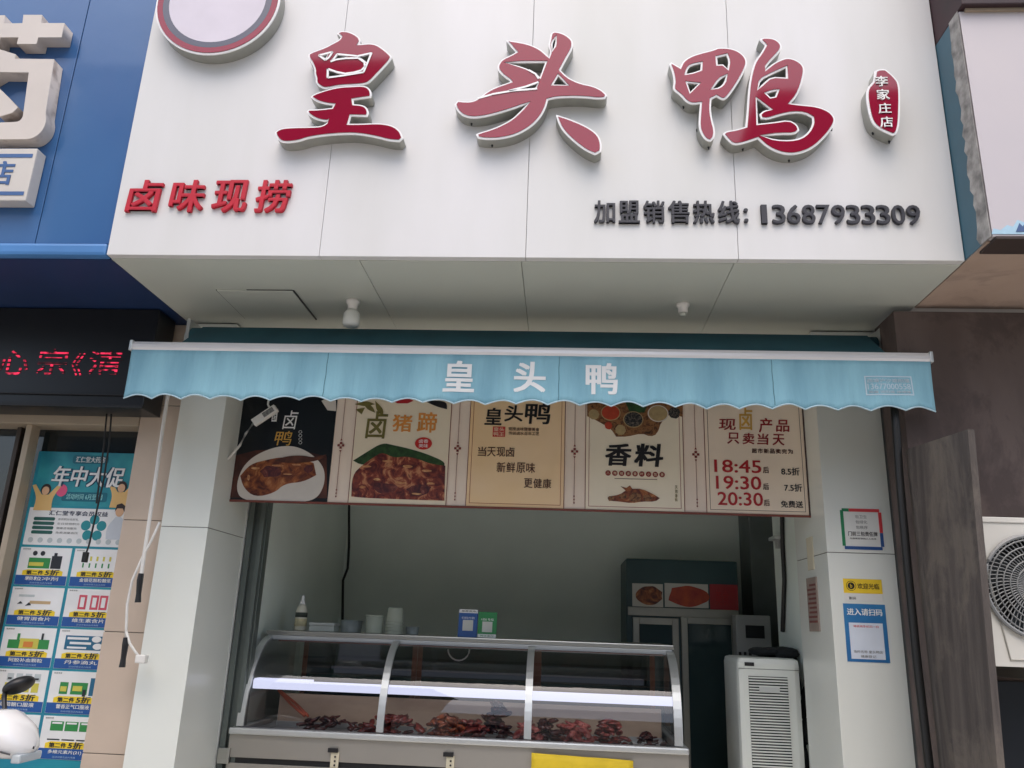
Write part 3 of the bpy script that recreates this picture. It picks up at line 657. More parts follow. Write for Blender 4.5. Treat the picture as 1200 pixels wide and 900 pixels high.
# food in the cabinet
meat = [mat('braised_meat', (176, 78, 66), .3, rgb2=(92, 36, 32), scale=40, coat=.5, ramp=(.4, .6)), mat('roast_skin', (196, 110, 72), .3, rgb2=(104, 46, 34), scale=34, coat=.5, ramp=(.4, .6)), mat('dark_meat', (104, 54, 48), .35, rgb2=(48, 24, 26), scale=40, coat=.5, ramp=(.4, .6)), mat('pink_meat', (220, 130, 118), .35, rgb2=(156, 60, 54), scale=36, coat=.4, ramp=(.4, .6))]
tray_m = mat('tray_steel', (190, 190, 188), .3, metal=.8)
def tray(x0, x1, y0, y1, label):
    z = 1.0265; m = MB(); m.box(x0, x1, y0, y1, z, z+.004); t_ = .003
    for r in ((x0, x1, y0, y0+t_), (x0, x1, y1-t_, y1), (x0, x0+t_, y0+t_, y1-t_), (x1-t_, x1, y0+t_, y1-t_)): m.box(*r, z+.0041, z+.026)
    return tag(m.build('food_tray', tray_m), label, 'tray', 'steel food trays in the deli cabinet')
def pile(name, cx, y, w, hgt, n, mi, label, big=.023, cone=False):
    m = MB()
    for k in range(n):
        u = random.uniform(-1, 1); h = random.random(); w_ = (1-h**1.5) if cone else (1-h*.6)
        r = random.uniform(.5, 1)*big
        R = Matrix.Rotation(random.uniform(0, 6.28), 3, 'Z') @ Matrix.Rotation(random.uniform(-.6, .6), 3, 'Y')
        m.ball((cx+u*w*.56*w_, y+random.uniform(-.09, .07)*w_, 1.045+h*(hgt+.03)), r, (1.7, .9, .5), 2, .22, R)
    return tag(m.build(name, meat[mi], None, True), label, 'food')
trs = [(-1.30, -.86, 'steel tray with tongs in the left bay of the deli cabinet, almost empty'), (-.85, -.60, 'steel tray of chopped red duck beside the left divider of the cabinet'), (-.58, -.42, 'steel tray of small glazed pieces just right of the left divider'), (-.41, -.13, 'steel tray under the dark cone-shaped heap in the middle bay'), (-.10, .12, 'steel tray of red pieces right of the second cabinet divider'), (.13, .30, 'steel tray of roast pieces in the middle of the right bay'), (.31, .46, 'steel tray nearly empty at the right end of the cabinet')]
for a, b, lb in trs: tray(a, b, 3.66, 3.95, lb)
pile('chopped_duck', -.72, 3.76, .26, .035, 60, 0, 'heap of chopped reddish duck beside the left divider of the cabinet')
pile('glazed_pieces', -.49, 3.76, .17, .05, 44, 1, 'heap of glazed brown pieces just right of the left divider')
pile('duck_necks', -.37, 3.75, .1, .035, 26, 0, 'small heap of duck necks left of the dark cone heap')
pile('braised_heap', -.27, 3.80, .13, .105, 46, 2, 'dark cone-shaped heap of braised meat in the middle bay', .026, True)
pile('red_sausage', -.13, 3.75, .12, .03, 26, 3, 'small heap of red meat left of the second cabinet divider')
pile('dark_offal', -.045, 3.76, .10, .05, 26, 2, 'dark heap of offal right of the second cabinet divider')
pile('meat_heap', .07, 3.75, .15, .05, 40, 3, 'pinkish heap of duck legs in the right bay of the cabinet')
pile('roast_wings', .21, 3.75, .15, .055, 40, 0, 'heap of roast wings near the right end of the cabinet')
pile('meat_scraps', -1.02, 3.84, .3, .012, 26, 2, 'flat layer of dark scraps in the left bay of the cabinet', .02)
pile('cold_cuts', .38, 3.78, .13, .01, 24, 2, 'thin layer of cold cuts in the last tray at the right end of the cabinet', .016)
tg = MB(); tp_, bt_ = onY(327, 809, 4.0), onY(359, 839, 3.72)
for s_ in (-.008, .008): tg.tube([(tp_.x+s_*.3, tp_.y, tp_.z), ((tp_.x+bt_.x)/2+s_*1.6, (tp_.y+bt_.y)/2, (tp_.z+bt_.z)/2), (bt_.x+s_, bt_.y, max(bt_.z, 1.06))], .006, 6)
tag(tg.build('tongs', mat('red_wood_tongs', (170, 84, 58), .5, var=.1)), 'red-brown wooden tongs leaning in the left bay of the cabinet', 'tongs')

# things on the cabinet top
TZ = ZT+.0325
def ctop(px, Y): return onY(px, 742, Y).x
x = ctop(351, 4.02)
b_ = thing('sauce_bottle', 'white squeeze bottle with a dark label on the cabinet top, far left', 'bottle', (x, 4.02, TZ))
MB().lathe([(.024, 0), (.028, .004), (.028, .085), (.024, .105), (.013, .122)], (x, 4.02, TZ), 20).build('bottle_body', mat('milk_plastic', (226, 222, 204), .35), b_, True)
MB().lathe([(.0288, .062), (.0288, .084)], (x, 4.02, TZ), 20).build('label_band', mat('dark_label', (56, 66, 60), .5, var=.3, scale=60), b_, True)
MB().lathe([(.0288, .02), (.0288, .055)], (x, 4.02, TZ), 20).build('label_band', mat('cream_label', (220, 210, 168), .5, var=.15, scale=80), b_, True)
MB().lathe([(.014, .121), (.014, .132), (.009, .14), (.006, .162), (.004, .165)], (x, 4.02, TZ), 14).build('nozzle', white_ink, b_, True)
def tub(px0, px1, Y, h, name, label, m, tap=.9, lid=True):
    x0, x1 = ctop(px0, Y), ctop(px1, Y); c, r = (x0+x1)/2, (x1-x0)/2
    t = thing(name, label, 'container', (c, Y, TZ))
    MB().lathe([(r*tap, 0), (r*tap, .003), (r*.97, h*.95), (r*.93, h*.95)], (c, Y, TZ), 22).build('tub_body', m, t, True)
    if lid: MB().lathe([(r, h*.94), (r*1.02, h*.95), (r*1.02, h), (r*.9, h+.002)], (c, Y, TZ), 22).build('lid', m, t, True)
milky = mat('milky_plastic', (196, 204, 188), .4); clear_m = mat('frosted_plastic', (150, 160, 160), .3, var=.15, scale=20)
x0, x1 = ctop(365, 4.05), ctop(394, 4.05)
fb_ = thing('foam_box', 'low flat grey-white foam box beside the squeeze bottle', 'box', ((x0+x1)/2, 4.05, TZ))
MB().box(x0, x1, 4.0, 4.1, TZ, TZ+.026, .004).build('box_body', mat('foam', (206, 212, 206), .7), fb_); MB().box(x0-.002, x1+.002, 3.998, 4.102, TZ+.0265, TZ+.04, .004).build('lid', mat('foam_lid', (214, 218, 212), .7), fb_)
tub(398, 424, 4.1, .055, 'plastic_tub', 'frosted plastic tub right of the flat foam box', clear_m)
tub(427, 449, 4.05, .082, 'paper_tub', 'whitish round tub left of the tall stacked cups', milky)
x0, x1 = ctop(451, 4.05), ctop(472, 4.05); c = (x0+x1)/2; r = (x1-x0)/2
st_ = thing('cup_stack', 'tall upturned stack of milky plastic cups on the cabinet top', 'cups', (c, 4.05, TZ))
for k in range(5): MB().lathe([(r, k*.014), (r*1.02, k*.014+.003), (r*.97, k*.014+.006), (r*.8, .065+k*.014), (r*.7, .066+k*.014)], (c, 4.05, TZ), 20).build('cup', milky, st_, True)
tub(475, 491, 4.1, .035, 'plastic_tub', 'low frosted tub right of the stacked cups', clear_m, .9)
def paystand(px0, px1, py0, py1, Y, col, label, head):
    X0, X1, Z0, Z1 = RX(px0, py0, px1, py1, Y); h = Z1-TZ
    t = thing('payment_stand', label, 'sign', ((X0+X1)/2, Y, TZ), 'payment code stands on the cabinet top')
    M = Matrix.Translation((0, Y, TZ)) @ Matrix.Rotation(math.radians(-8), 4, 'X')
    MB().box(X0, X1, -.003, .003, 0, h, .001, M).build('card', col, t)
    MB().box(X0, X1, 0.002, .05, 0, .004, 0, Matrix.Translation((0, Y, TZ))).build('foot', gl, t)
    hz = (h-.016, h) if head else (.001, .016)
    MB().box(X0+.001, X1-.001, -.0048, -.0032, hz[0], hz[1], 0, M).build('header_band', white_ink, t)
    w = X1-X0; k = w*.27
    MB().box((X0+X1)/2-k, (X0+X1)/2+k, -.0048, -.0032, h*.42-k, h*.42+k, 0, M).build('blank_patch', mat('pale_patch', (214, 216, 208), .6) if head else bpy.data.materials['pale_patch'], t)
    me = text_mesh([('推荐使用' if head else '微信支付', X0+.012, X1-.012, hz[0]+.004, hz[1]-.004)], -.0048, .0006); me.transform(M); link('lettering', me, black_ink if head else bpy.data.materials['green_card'], t)
    me = text_mesh([('扫码付款' if head else '收钱', X0+.014, X1-.014, h*.42+k+.004, h*.42+k+.015)], -.0032, .0006); me.transform(M); link('caption_lettering', me, white_ink, t)
paystand(537, 559.5, 714, 746, 3.93, mat('blue_card', (30, 88, 160), .4), 'blue payment card stand with a white header on the cabinet top', True)
paystand(560, 582, 717, 747, 3.92, mat('green_card', (34, 140, 72), .4), 'green payment card stand with a white foot band on the cabinet top', False)
# white loop cable hanging inside the cabinet
tag(MB().tube([onY(525+14*(1-math.cos(a/10*math.pi))*.9, 761+13*math.sin(a/10*math.pi)*1.0, 3.98) for a in range(11)], .004, 6).build('looped_cable', cable_w, None, True), 'short loop of white cable under the cabinet top in the middle bay', 'cable')

# ------------------------------------------------------------------ inside the shop
def box_px(x0, y0, x1, y1, Y, depth, m, name, parent, bev=.004, zfloor=None):
    X0, X1, Z0, Z1 = RX(x0, y0, x1, y1, Y)
    return MB().box(X0, X1, Y, Y+depth, zfloor if zfloor is not None else Z0, Z1, bev).build(name, m, parent), (X0, X1, Z0, Z1)
fr = thing('refrigerator', 'two-door upright glass refrigerator with food pictures above, at the back of the shop', 'refrigerator', (.9, 5.0, .15))
RYF = 4.72
o, (rx0, rx1, _, rz1) = box_px(734, 656, 866, 760, RYF, .44, mat('dark_green_cabinet', (52, 80, 84), .4, var=.1), 'body', fr, .01, .18)
for xx in (rx0+.04, rx1-.04): MB().tube([(xx, RYF+.06, .15), (xx, RYF+.06, .182)], .02, 8).build('foot', black_p, fr)
pan1, A = box_px(741, 684, 777, 711, RYF-.006, .005, mat('header_white', (206, 204, 196), .4), 'picture_panel', fr, 0)
pan2, B = box_px(779, 684, 830, 712, RYF-.006, .005, bpy.data.materials['header_white'], 'picture_panel', fr, 0)
pan3, D_ = box_px(832, 685, 865, 716, RYF-.006, .005, mat('header_red', (160, 40, 48), .4), 'picture_panel', fr, 0)
slab2('food_picture', [smooth_poly(ell((A[0]+A[1])/2+.01, (A[2]+A[3])/2, .075, .05, 16, .12))], RYF-.0075, RYF-.0062, food_brown, pan1)
slab2('food_picture', [smooth_poly(ell((B[0]+B[1])/2+.01, (B[2]+B[3])/2-.004, .115, .058, 16, .12))], RYF-.0075, RYF-.0062, mat('orange_food_print', (196, 84, 44), .4, rgb2=(150, 40, 36), scale=18), pan2)
text('lettering', [('美食', D_[0]+.03, D_[1]-.05, D_[2]+.03, D_[3]-.03)], RYF-.0062, red_lin, pan3)
fst = mat('fridge_steel', (150, 150, 142), .35, metal=.7, var=.08)
box_px(736, 713, 866, 723, RYF-.012, .01, fst, 'trim_band', fr, .002)
for a, b in ((742, 796), (799, 866)):
    X0, X1, _, Z1 = RX(a, 724, b, 800, RYF-.03); Z0 = .62
    d = MB(); w = .035
    for r in ((X0, X0+w, Z0, Z1), (X1-w, X1, Z0, Z1), (X0+w, X1-w, Z1-w, Z1), (X0+w, X1-w, Z0, Z0+w)): d.box(r[0], r[1], RYF-.03, RYF-.001, r[2], r[3], .002)
    dr = d.build('door', fst, fr)
    MB().box(X0+w, X1-w, RYF-.018, RYF-.012, Z0+w, Z1-w).build('door_pane', mat('dark_pane', (52, 70, 72), .08, spec=.6) if a == 742 else bpy.data.materials['dark_pane'], dr)
X0, X1, _, _ = RX(742, 800, 866, 810, RYF-.03)
MB().box(X0, X1, RYF-.02, RYF-.001, .19, .6, .004).build('kick_panel', fst, fr)
# white tower air conditioner
TYF = 3.70
tw = thing('tower_air_conditioner', 'white floor-standing air conditioner with a black slatted front at the right of the counter', 'air conditioner', (1.1, 4.5, .15))
X0, X1, _, Z1 = RX(865, 771, 939, 830, TYF)
MB().box(X0, X1, TYF, TYF+.32, .16, Z1, .025).build('body', mat('white_appliance', (222, 226, 218), .35, var=.02), tw, False)
MB().box(X0+.01, X1-.01, TYF+.02, TYF+.3, .15, .1605).build('base', black_p, tw)
GX0, GX1, _, GZ1 = RX(878, 793, 924, 840, TYF); GZ0 = .32
MB().box(GX0, GX1, TYF-.002, TYF-.0005, GZ0, GZ1).build('grille_back', dark_ret, tw)
s_ = MB(); nz = 92
for k in range(nz):
    z = GZ0+(GZ1-GZ0)*(k+.5)/nz; hh = (GZ1-GZ0)/nz*.24
    s_.box(GX0, GX1, TYF-.008, TYF-.0022, z-hh, z+hh, 0, Matrix.Translation((0, 0, 0)))
gq = s_.build('grille', bpy.data.materials['white_appliance'], tw)
MB().box((GX0+GX1)/2-.04, (GX0+GX1)/2+.045, TYF-.0105, TYF-.0083, GZ1-.062, GZ1-.04, .001).build('name_plate', alu, tw)
# box on the wall and black bag on top
cb = thing('control_box', 'grey-white wall control box with a dark display, above the air conditioner', 'control box', (1.2, 4.6, 1.4))
o, C_ = box_px(863, 721, 904, 772, 4.55, .1, mat('box_grey', (170, 172, 170), .45), 'housing', cb, .006)
box_px(874, 733, 896, 748, 4.542, .006, dark_ret, 'display', cb, 0)
mm = MB()
for k in range(3): 
    q = RX(866+k*6, 764, 869+k*6, 769, 4.54); mm.box(q[0], q[1], 4.542, 4.549, q[2], q[3])
mm.build('switch', black_p, cb)
MB().box(C_[0]+.02, C_[1]-.02, 4.57, 4.63, .15, C_[2]-.001).build('stand', mat('stand_grey', (90, 92, 92), .5), cb)
bag = MB()
tx = RX(865, 771, 939, 830, TYF)[1]
MB().box(X0+.004, X1-.004, TYF-.001, TYF+.002, GZ1+.028, GZ1+.0305).build('panel_seam', mat('seam_grey', (120, 124, 118), .6), tw)
MB().box(X0+.03, X0+.07, TYF-.003, TYF-.0005, GZ1+.04, GZ1+.055, .001).build('display', black_p, tw)
for k in range(26): bag.ball((random.uniform(tx-.13, tx+.02), random.uniform(TYF+.1, TYF+.28), Z1+.016+random.uniform(0, .014)), random.uniform(.026, .04), (1.4, 1, .5), 2, .05)
for k in range(60): bag.ball((tx+.035+random.uniform(-.006, .012), random.uniform(TYF-.06, TYF+.2), random.uniform(.25, Z1+.02)), .03, (.7, 1.2, 1.9), 2, .05)
tag(bag.build('cloth_bundle', mat('black_cloth', (22, 26, 28), .85, var=.2, scale=20), None, True), 'black cloth draped over the corner and right side of the white air conditioner', 'cloth')
# wires in the shop
tag(MB().tube([onY(x, y, 5.1) for x, y in ((410, 560), (409, 600), (409, 640), (407.5, 666), (402, 680), (401, 742))], .008, 6).build('hanging_wire', cable_b), 'black wire hanging down the rear wall above the frosted tub', 'wire')
tag(MB().tube([onY(x, y, 5.0) for x, y in ((354, 560), (355, 590), (357, 600), (355, 612)) ] , .006, 6).build('short_wire', cable_b), 'short black wire end dangling at the left below the duck panel', 'wire')
tag(MB().tube([onX(x, y, 1.035) for x, y in ((916, 590), (917, 640), (919, 680), (917, 740))], .010, 6).build('wall_cable', cable_b), 'black cable running down the right inner wall', 'cable')
c = onX(914, 630, 1.04)
hk = MB(); hk.box(1.0, 1.045, c.y-.06, c.y+.06, c.z-.012, c.z+.004, .002); hk.box(1.02, 1.045, c.y-.03, c.y-.015, c.z-.05, c.z-.0125); hk.box(1.02, 1.045, c.y+.01, c.y+.025, c.z-.05, c.z-.0125)
tag(hk.build('wall_bracket', alu), 'small white metal bracket on the right inner wall', 'bracket')
# notice strip on the reveal of the right pillar
ns = thing('notice_strip', 'narrow reddish notice strip on the inner side of the right pillar', 'notice', (1.0, 3.4, 1.6))
a, b = onX(957.5, 676, XR0), onX(946, 676, XR0); zt, zb_ = onX(951, 677, XR0).z, onX(953, 740, XR0).z
y0, y1 = min(a.y, b.y), max(a.y, b.y)
MB().box(XR0-.006, XR0-.0005, y0, y1, zb_, zt, .001).build('board', mat('grey_red_notice', (150, 136, 126), .6, var=.12, scale=30), ns)
mm = MB()
for k in range(9):
    z = zt-.03-k*(zt-zb_-.05)/9; mm.box(XR0-.0075, XR0-.0063, y0+.01, y1-.012-random.uniform(0, .03), z-.004, z+.004)
mm.build('text_line', mat('faded_red_text', (120, 66, 62), .6), ns)
MB().box(XR0-.004, XR0-.0005, y0+.02, y1-.03, zt+.03, zt+.16, .001).build('paper', mat('yellowed_paper', (210, 202, 178), .7, var=.05), ns)
# power strip
ps = thing('power_strip', 'white power strip dangling on its lead in front of the dark menu panel', 'power strip', (-1.2, 3.3, 2.4))
a, b = onY(297, 496, 3.3), onY(324, 478, 3.3); d = (b-a); L = d.length; ang = math.atan2(d.z, d.x)
M = Matrix.Translation((a+b)/2) @ Matrix.Rotation(-ang, 4, 'Y')
MB().box(-L/2, L/2, -.012, .012, -.017, .017, .004, M).build('strip_body', cable_w, ps)
MB().box(-.005, L/2-.012, -.014, -.0122, -.011, .011, .001, M).build('socket_face', mat('socket_grey', (150, 150, 146), .5, rgb2=(90, 90, 90), scale=120), ps)
MB().tube([onY(x, y, 3.3) for x, y in ((297, 496), (288, 508), (281, 522), (270, 535), (258, 545), (250, 549))], .0055, 6).build('lead', cable_w, ps, True)
MB().tube([onY(x, y, 3.3) for x, y in ((318, 482), (314, 474), (316, 462), (318, 440))], .0045, 6).build('lead', cable_w, ps, True)

# ------------------------------------------------------------------ stickers on the right pillar
SY = W0-.0005
s1 = thing('notice_sticker', 'square white pillar sticker with a green, red and blue rounded border', 'sticker', (1.1, W0, 1.85))
X0, X1, Z0, Z1 = RX(985.5, 596, 1034.5, 644.5, SY)
def rrect(x0, x1, z0, z1, r, n=6):
    P = []
    for cx, cz, a0 in ((x1-r, z0+r, -90), (x1-r, z1-r, 0), (x0+r, z1-r, 90), (x0+r, z0+r, 180)):
        for k in range(n+1):
            a = math.radians(a0+90*k/n); P.append((cx+r*math.cos(a), cz+r*math.sin(a)))
    return P
slab2('sticker_sheet', [rrect(X0, X1, Z0, Z1, .014)], SY-.0012, SY, mat('sticker_white', (222, 222, 216), .5), s1)
w = .013; ym = .0013
def border(name, x0, x1, z0, z1, m): plate(name, x0, x1, z0, z1, SY-ym, m, s1, .0008)
gm, rm, bm = mat('green_border', (36, 130, 84), .5), mat('red_border', (208, 62, 66), .5), mat('blue_border', (44, 82, 140), .5)
xm_, zm_ = X0+(X1-X0)*.22, Z0+(Z1-Z0)*.42
border('green_edge', X0+.001, X0+w, Z0+w+.0005, Z1-.008, gm); border('green_edge', X0+.008, xm_, Z1-w, Z1-.001, gm)
border('red_edge', xm_+.0005, X1-.008, Z1-w, Z1-.001, rm); border('red_edge', X1-w, X1-.001, zm_, Z1-w-.0005, rm)
border('blue_edge', X0+.008, X1-.008, Z0+.001, Z0+w, bm); border('blue_edge', X1-w, X1-.001, Z0+w+.0005, zm_-.0005, bm)
H_ = Z1-Z0; Wd = X1-X0
text('lettering', [('门前三包责任牌', X0+Wd*.16, X1-Wd*.14, Z0+H_*.33, Z0+H_*.44)], SY-.0013, black_ink, s1, .0006, .012)
text('caption_lettering', [(c_, X0+Wd*.36, X1-Wd*.36, Z0+H_*(.76-k*.13), Z0+H_*(.84-k*.13)) for k, c_ in enumerate(('包卫生', '包绿化', '包秩序'))] , SY-.0013, mat('grey_print', (130, 130, 128), .6), s1, .0006)
text('caption_lettering', [('共建美好家园人人有责', X0+Wd*.19, X1-Wd*.18, Z0+H_*.25, Z0+H_*.29)], SY-.0013, black_ink, s1, .0006)
s2 = thing('welcome_sticker', 'small yellow and white welcome sticker above the blue one on the right pillar', 'sticker', (1.13, W0, 1.68))
X0, X1, Z0, Z1 = RX(988.5, 678.5, 1034, 705, SY)
plate('sticker_sheet', X0, X1, Z0, Z1, SY, bpy.data.materials['sticker_white'], s2, .001)
zs = Z0+(Z1-Z0)*.36; plate('yellow_band', X0+.0005, X1-.0005, zs, Z1-.0005, SY-.0011, mat('yellow_print', (240, 204, 52), .5), s2, .0008)
Wd = X1-X0; zc = (zs+Z1)/2
slab2('round_mark', [ell(X0+Wd*.2, zc, .018, .018), ell(X0+Wd*.2, zc, .0165, .0165)], SY-.0028, SY-.002, black_ink, s2)
slab2('round_mark', [ell(X0+Wd*.2, zc, .0125, .0125)], SY-.0028, SY-.002, black_ink, s2)
text('mark_lettering', [('b', X0+Wd*.175, X0+Wd*.225, zc-.007, zc+.007)], SY-.0029, bpy.data.materials['yellow_print'], s2, .0005, .01)
text('lettering', [('欢迎光临', X0+Wd*.36, X1-Wd*.08, zc-.0105, zc+.0105)], SY-.002, black_ink, s2, .0006, .01)
text('caption_lettering', [('请扫码', X0+Wd*.12, X0+Wd*.3, Z0+.006, Z0+.017)], SY-.0011, black_ink, s2, .0006)
s3 = thing('entry_sticker', 'tall blue sticker with a white inner panel, lowest on the right pillar', 'sticker', (1.14, W0, 1.5))
X0, X1, Z0, Z1 = RX(990.5, 708, 1040, 776, SY)
plate('sticker_sheet', X0, X1, Z0, Z1, SY, mat('blue_sticker', (40, 104, 160), .45, rgb2=(56, 128, 180), scale=8), s3, .001)
Wd, H_ = X1-X0, Z1-Z0
plate('white_field', X0+Wd*.1, X1-Wd*.1, Z0+H_*.05, Z0+H_*.67, SY-.0011, mat('pale_blue_paper', (214, 222, 232), .5), s3, .0008)
text('lettering', [('进入请扫码', X0+Wd*.08, X1-Wd*.08, Z0+H_*.80, Z0+H_*.92)], SY-.0011, white_ink, s3, .0006, .02)
text('caption_lettering', [('场所名称 皇头鸭店', X0+Wd*.16, X1-Wd*.16, Z0+H_*.15, Z0+H_*.2), ('健康登记', X0+Wd*.32, X1-Wd*.32, Z0+H_*.075, Z0+H_*.12)], SY-.002, bpy.data.materials['grey_print'], s3, .0006)
text('caption_lettering', [('请使用手机扫一扫', X0+Wd*.2, X1-Wd*.2, Z0+H_*.59, Z0+H_*.63)], SY-.002, bpy.data.materials['red_border'], s3, .0005)

# ------------------------------------------------------------------ pharmacy on the left
BFY = FY+.012
bs_ = thing('blue_signboard', 'blue panelled fascia of the neighbouring shop with big off-white letters', 'sign', (-3.2, 2.8, FZ))
xsm = [-6.2, -4.4, -3.2]; q1, q2 = onY(103.5, 0, BFY).x, onY(48, 264, BFY).x; seam = (q1+q2)/2
xsm += [seam, FX0-.003]
m = MB()
for a, b in zip(xsm, xsm[1:]): m.box(a+.0015, b-.0015, BFY, BFY+.03, FZ+.05, FT+.6, .002)
m.build('blue_panel', blue_pan, bs_)
MB().box(-6.2, FX0-.004, BFY-.012, BFY+.03, FZ, FZ+.048, .012).build('bottom_moulding', mat('light_blue_trim', (74, 128, 186), .45), bs_)
MB().box(-6.2, FX0-.004, BFY+.031, 3.25, FZ+.002, FZ+.03).build('soffit', navy_m, bs_)
MB().box(-6.2, FX0-.02, BFY+.035, BFY+.1, FZ+.031, FT+.59).build('backing', dark_ret, bs_)
def big(name, polys, D, sm_=0):
    YY = BFY-D; P = [smooth_poly(px_poly(p_, (0, 10), 3.911, YY), sm_, 60) if sm_ else px_poly(p_, (0, 10), 3.911, YY) for p_ in polys]
    o = slab2(name, P, YY, BFY-.002, letter_side, bs_); slab2('letter_face', P, YY-.004, YY-.0005, offw, o); return o
o = big('letter_stroke', [[(-260,75),(-60,73),(-45,35),(25,34),(20,72),(106,70),(110,32),(195,32),(190,70),(298,70),(285,135),(178,135),(170,165),(80,165),(88,135),(5,135),(0,165),(-80,165),(-75,135),(-280,137)]], .055)
def arc(cx, cy, r, a0, a1, n=8): return [(cx+r*math.cos(math.radians(a0+(a1-a0)*k/n)), cy+r*math.sin(math.radians(a0+(a1-a0)*k/n))) for k in range(n+1)]
o = big('letter_stroke', [[(-150,235),(-60,170),(75,213),(70,233),(250,235)] + [(212,480)] + arc(118, 505, 96, 0, 88) + [(0,602),(-80,602),(-75,535),(10,525),(60,523)] + arc(72, 486, 37, 70, 10, 5) + [(135,296),(0,294),(-60,330),(-120,300)]], .055)
o = big('letter_stroke', [[(-70,385),(0,368),(85,455),(60,480),(0,498),(-30,470)]], .055)
bxd = .055; YY = BFY-bxd
X0, X1, Z0, Z1 = RX(-90, 174, 37, 235, YY)
sb = thing('branch_sign_box', 'off-white box sign with blue stripes under the big off-white letters', 'sign', ((X0+X1)/2, BFY, Z0))
MB().box(X0, X1, YY, BFY-.002, Z0, Z1, .004).build('box_body', mat('aged_box_white', (204, 198, 190), .45, var=.05, scale=6), sb)
bl = mat('box_stripe_blue', (64, 98, 148), .5)
H_ = Z1-Z0
for za, zb2 in ((.1, .17), (.82, .89)): plate('stripe', X0+.01, X1-.012, Z0+H_*za, Z0+H_*zb2, YY-.0006, bl, sb, .001)
text('box_lettering', [tpx('药', -46, 189, -14, 217, YY), tpx('店', -12, 189, 16, 217, YY)], YY-.0006, bl, sb, .0012, .03)
# LED strip
led = thing('led_sign', 'black LED strip sign showing red scrolling characters below the blue fascia', 'LED sign', (-2.6, 3.05, 2.35))
LX1 = onY(168, 474, 3.05).x; lz1 = onY(80, 384, 3.05).z; lz0 = onY(80, 477, 3.05).z
MB().box(-5.2, LX1, 3.05, 3.2, lz0, FZ-.002, .004).build('housing', mat('led_black', (20, 22, 26), .3, var=.1), led)
MB().box(-5.2, LX1+.002, 3.04, 3.049, lz0, lz0+.012, .001).build('trim', black_p, led); MB().box(-5.2, LX1+.002, 3.04, 3.049, lz0+.05, lz0+.056, .001).build('trim', black_p, led)
lm_ = bpy.data.materials.new('led_dots'); lm_.use_nodes = True; n_, l_ = lm_.node_tree.nodes, lm_.node_tree.links
b_ = n_['Principled BSDF']; b_.inputs['Base Color'].default_value = (.03, .004, .008, 1); b_.inputs['Emission Color'].default_value = (1, .03, .10, 1)
tc = n_.new('ShaderNodeTexCoord'); sp = n_.new('ShaderNodeSeparateXYZ'); l_.new(tc.outputs['Object'], sp.inputs[0])
def wv(sock, f):
    a = n_.new('ShaderNodeMath'); a.operation = 'MULTIPLY'; a.inputs[1].default_value = f; l_.new(sock, a.inputs[0])
    s2_ = n_.new('ShaderNodeMath'); s2_.operation = 'SINE'; l_.new(a.outputs[0], s2_.inputs[0]); return s2_.outputs[0]
mu = n_.new('ShaderNodeMath'); mu.operation = 'GREATER_THAN'; mu.inputs[1].default_value = -.25; l_.new(wv(sp.outputs['Z'], 2*math.pi/.0185), mu.inputs[0])
nz_ = n_.new('ShaderNodeTexNoise'); nz_.inputs['Scale'].default_value = 38; l_.new(tc.outputs['Object'], nz_.inputs['Vector'])
mr = n_.new('ShaderNodeMapRange'); mr.inputs[1].default_value = .38; mr.inputs[2].default_value = .6; mr.inputs[4].default_value = .7; l_.new(nz_.outputs['Fac'], mr.inputs[0])
mx = n_.new('ShaderNodeMath'); mx.operation = 'MULTIPLY'; l_.new(mu.outputs[0], mx.inputs[0]); l_.new(mr.outputs[0], mx.inputs[1]); l_.new(mx.outputs[0], b_.inputs['Emission Strength'])
text('led_lettering', [tpx('保', -40, 411, -5, 439, 3.05), tpx('心', 0, 411, 34, 439, 3.05), tpx('宗', 44, 409, 79, 439, 3.05), tpx('《', 84, 414, 98, 440, 3.05), tpx('清', 104, 411, 143, 439, 3.05)], 3.0495, lm_, led, .0015, .0)
# shopfront
ph = thing('pharmacy_building', 'neighbouring shopfront with a beige tiled column and a dark glazed door', 'building', (-2.9, 3.3, 0))
CY = 3.225
tx0 = onY(158, 528, CY).x
zs_ = [0, onY(110, 883, CY).z, onY(122, 740, CY).z, onY(146, 609, CY).z, 2.35, FZ-.003]
m = MB()
for a, b in zip(zs_, zs_[1:]): m.box(tx0, XL0-.004, CY, CY+.3, a+.0015, b-.0015, .002)
m.build('tile_column', beige_tile, ph)
MB().box(tx0+.003, XL0-.006, CY+.004, CY+.29, .001, FZ-.005).build('column_core', joint_m, ph)
bz1, bz0 = onY(80, 478, 3.22).z, onY(80, 494, 3.22).z
MB().box(-6.2, tx0-.002, 3.22, 3.34, bz0-.012, bz1+.06, .004).build('door_beam', mat('beige_metal', (170, 156, 136), .45, var=.06), ph)
for px, py in ((33, 505), (-150, 505)):
    X = onY(px, py, 3.24).x; MB().box(X-.013, X+.013, 3.24, 3.30, .05, bz0-.0125, .003).build('mullion', bpy.data.materials['beige_metal'], ph)
X = onY(16, 510, 3.26).x; MB().box(X-.012, X+.008, 3.29, 3.33, .05, bz0-.0125, .003).build('door_stile', mat('dark_stile', (70, 62, 56), .4, metal=.4), ph)
MB().box(-6.2, tx0-.002, 3.335, 3.341, .05, bz0-.0125).build('glazing', mat('dark_glazing', (34, 40, 42), .05, spec=.7, var=.3, scale=1), ph)
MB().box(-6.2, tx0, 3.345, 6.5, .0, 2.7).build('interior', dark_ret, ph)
MB().box(-6.2, FX0-.03, 2.64, 6.5, FT+.61, 6.4).build('upper_wall', bpy.data.materials['upper_wall_render'], ph)

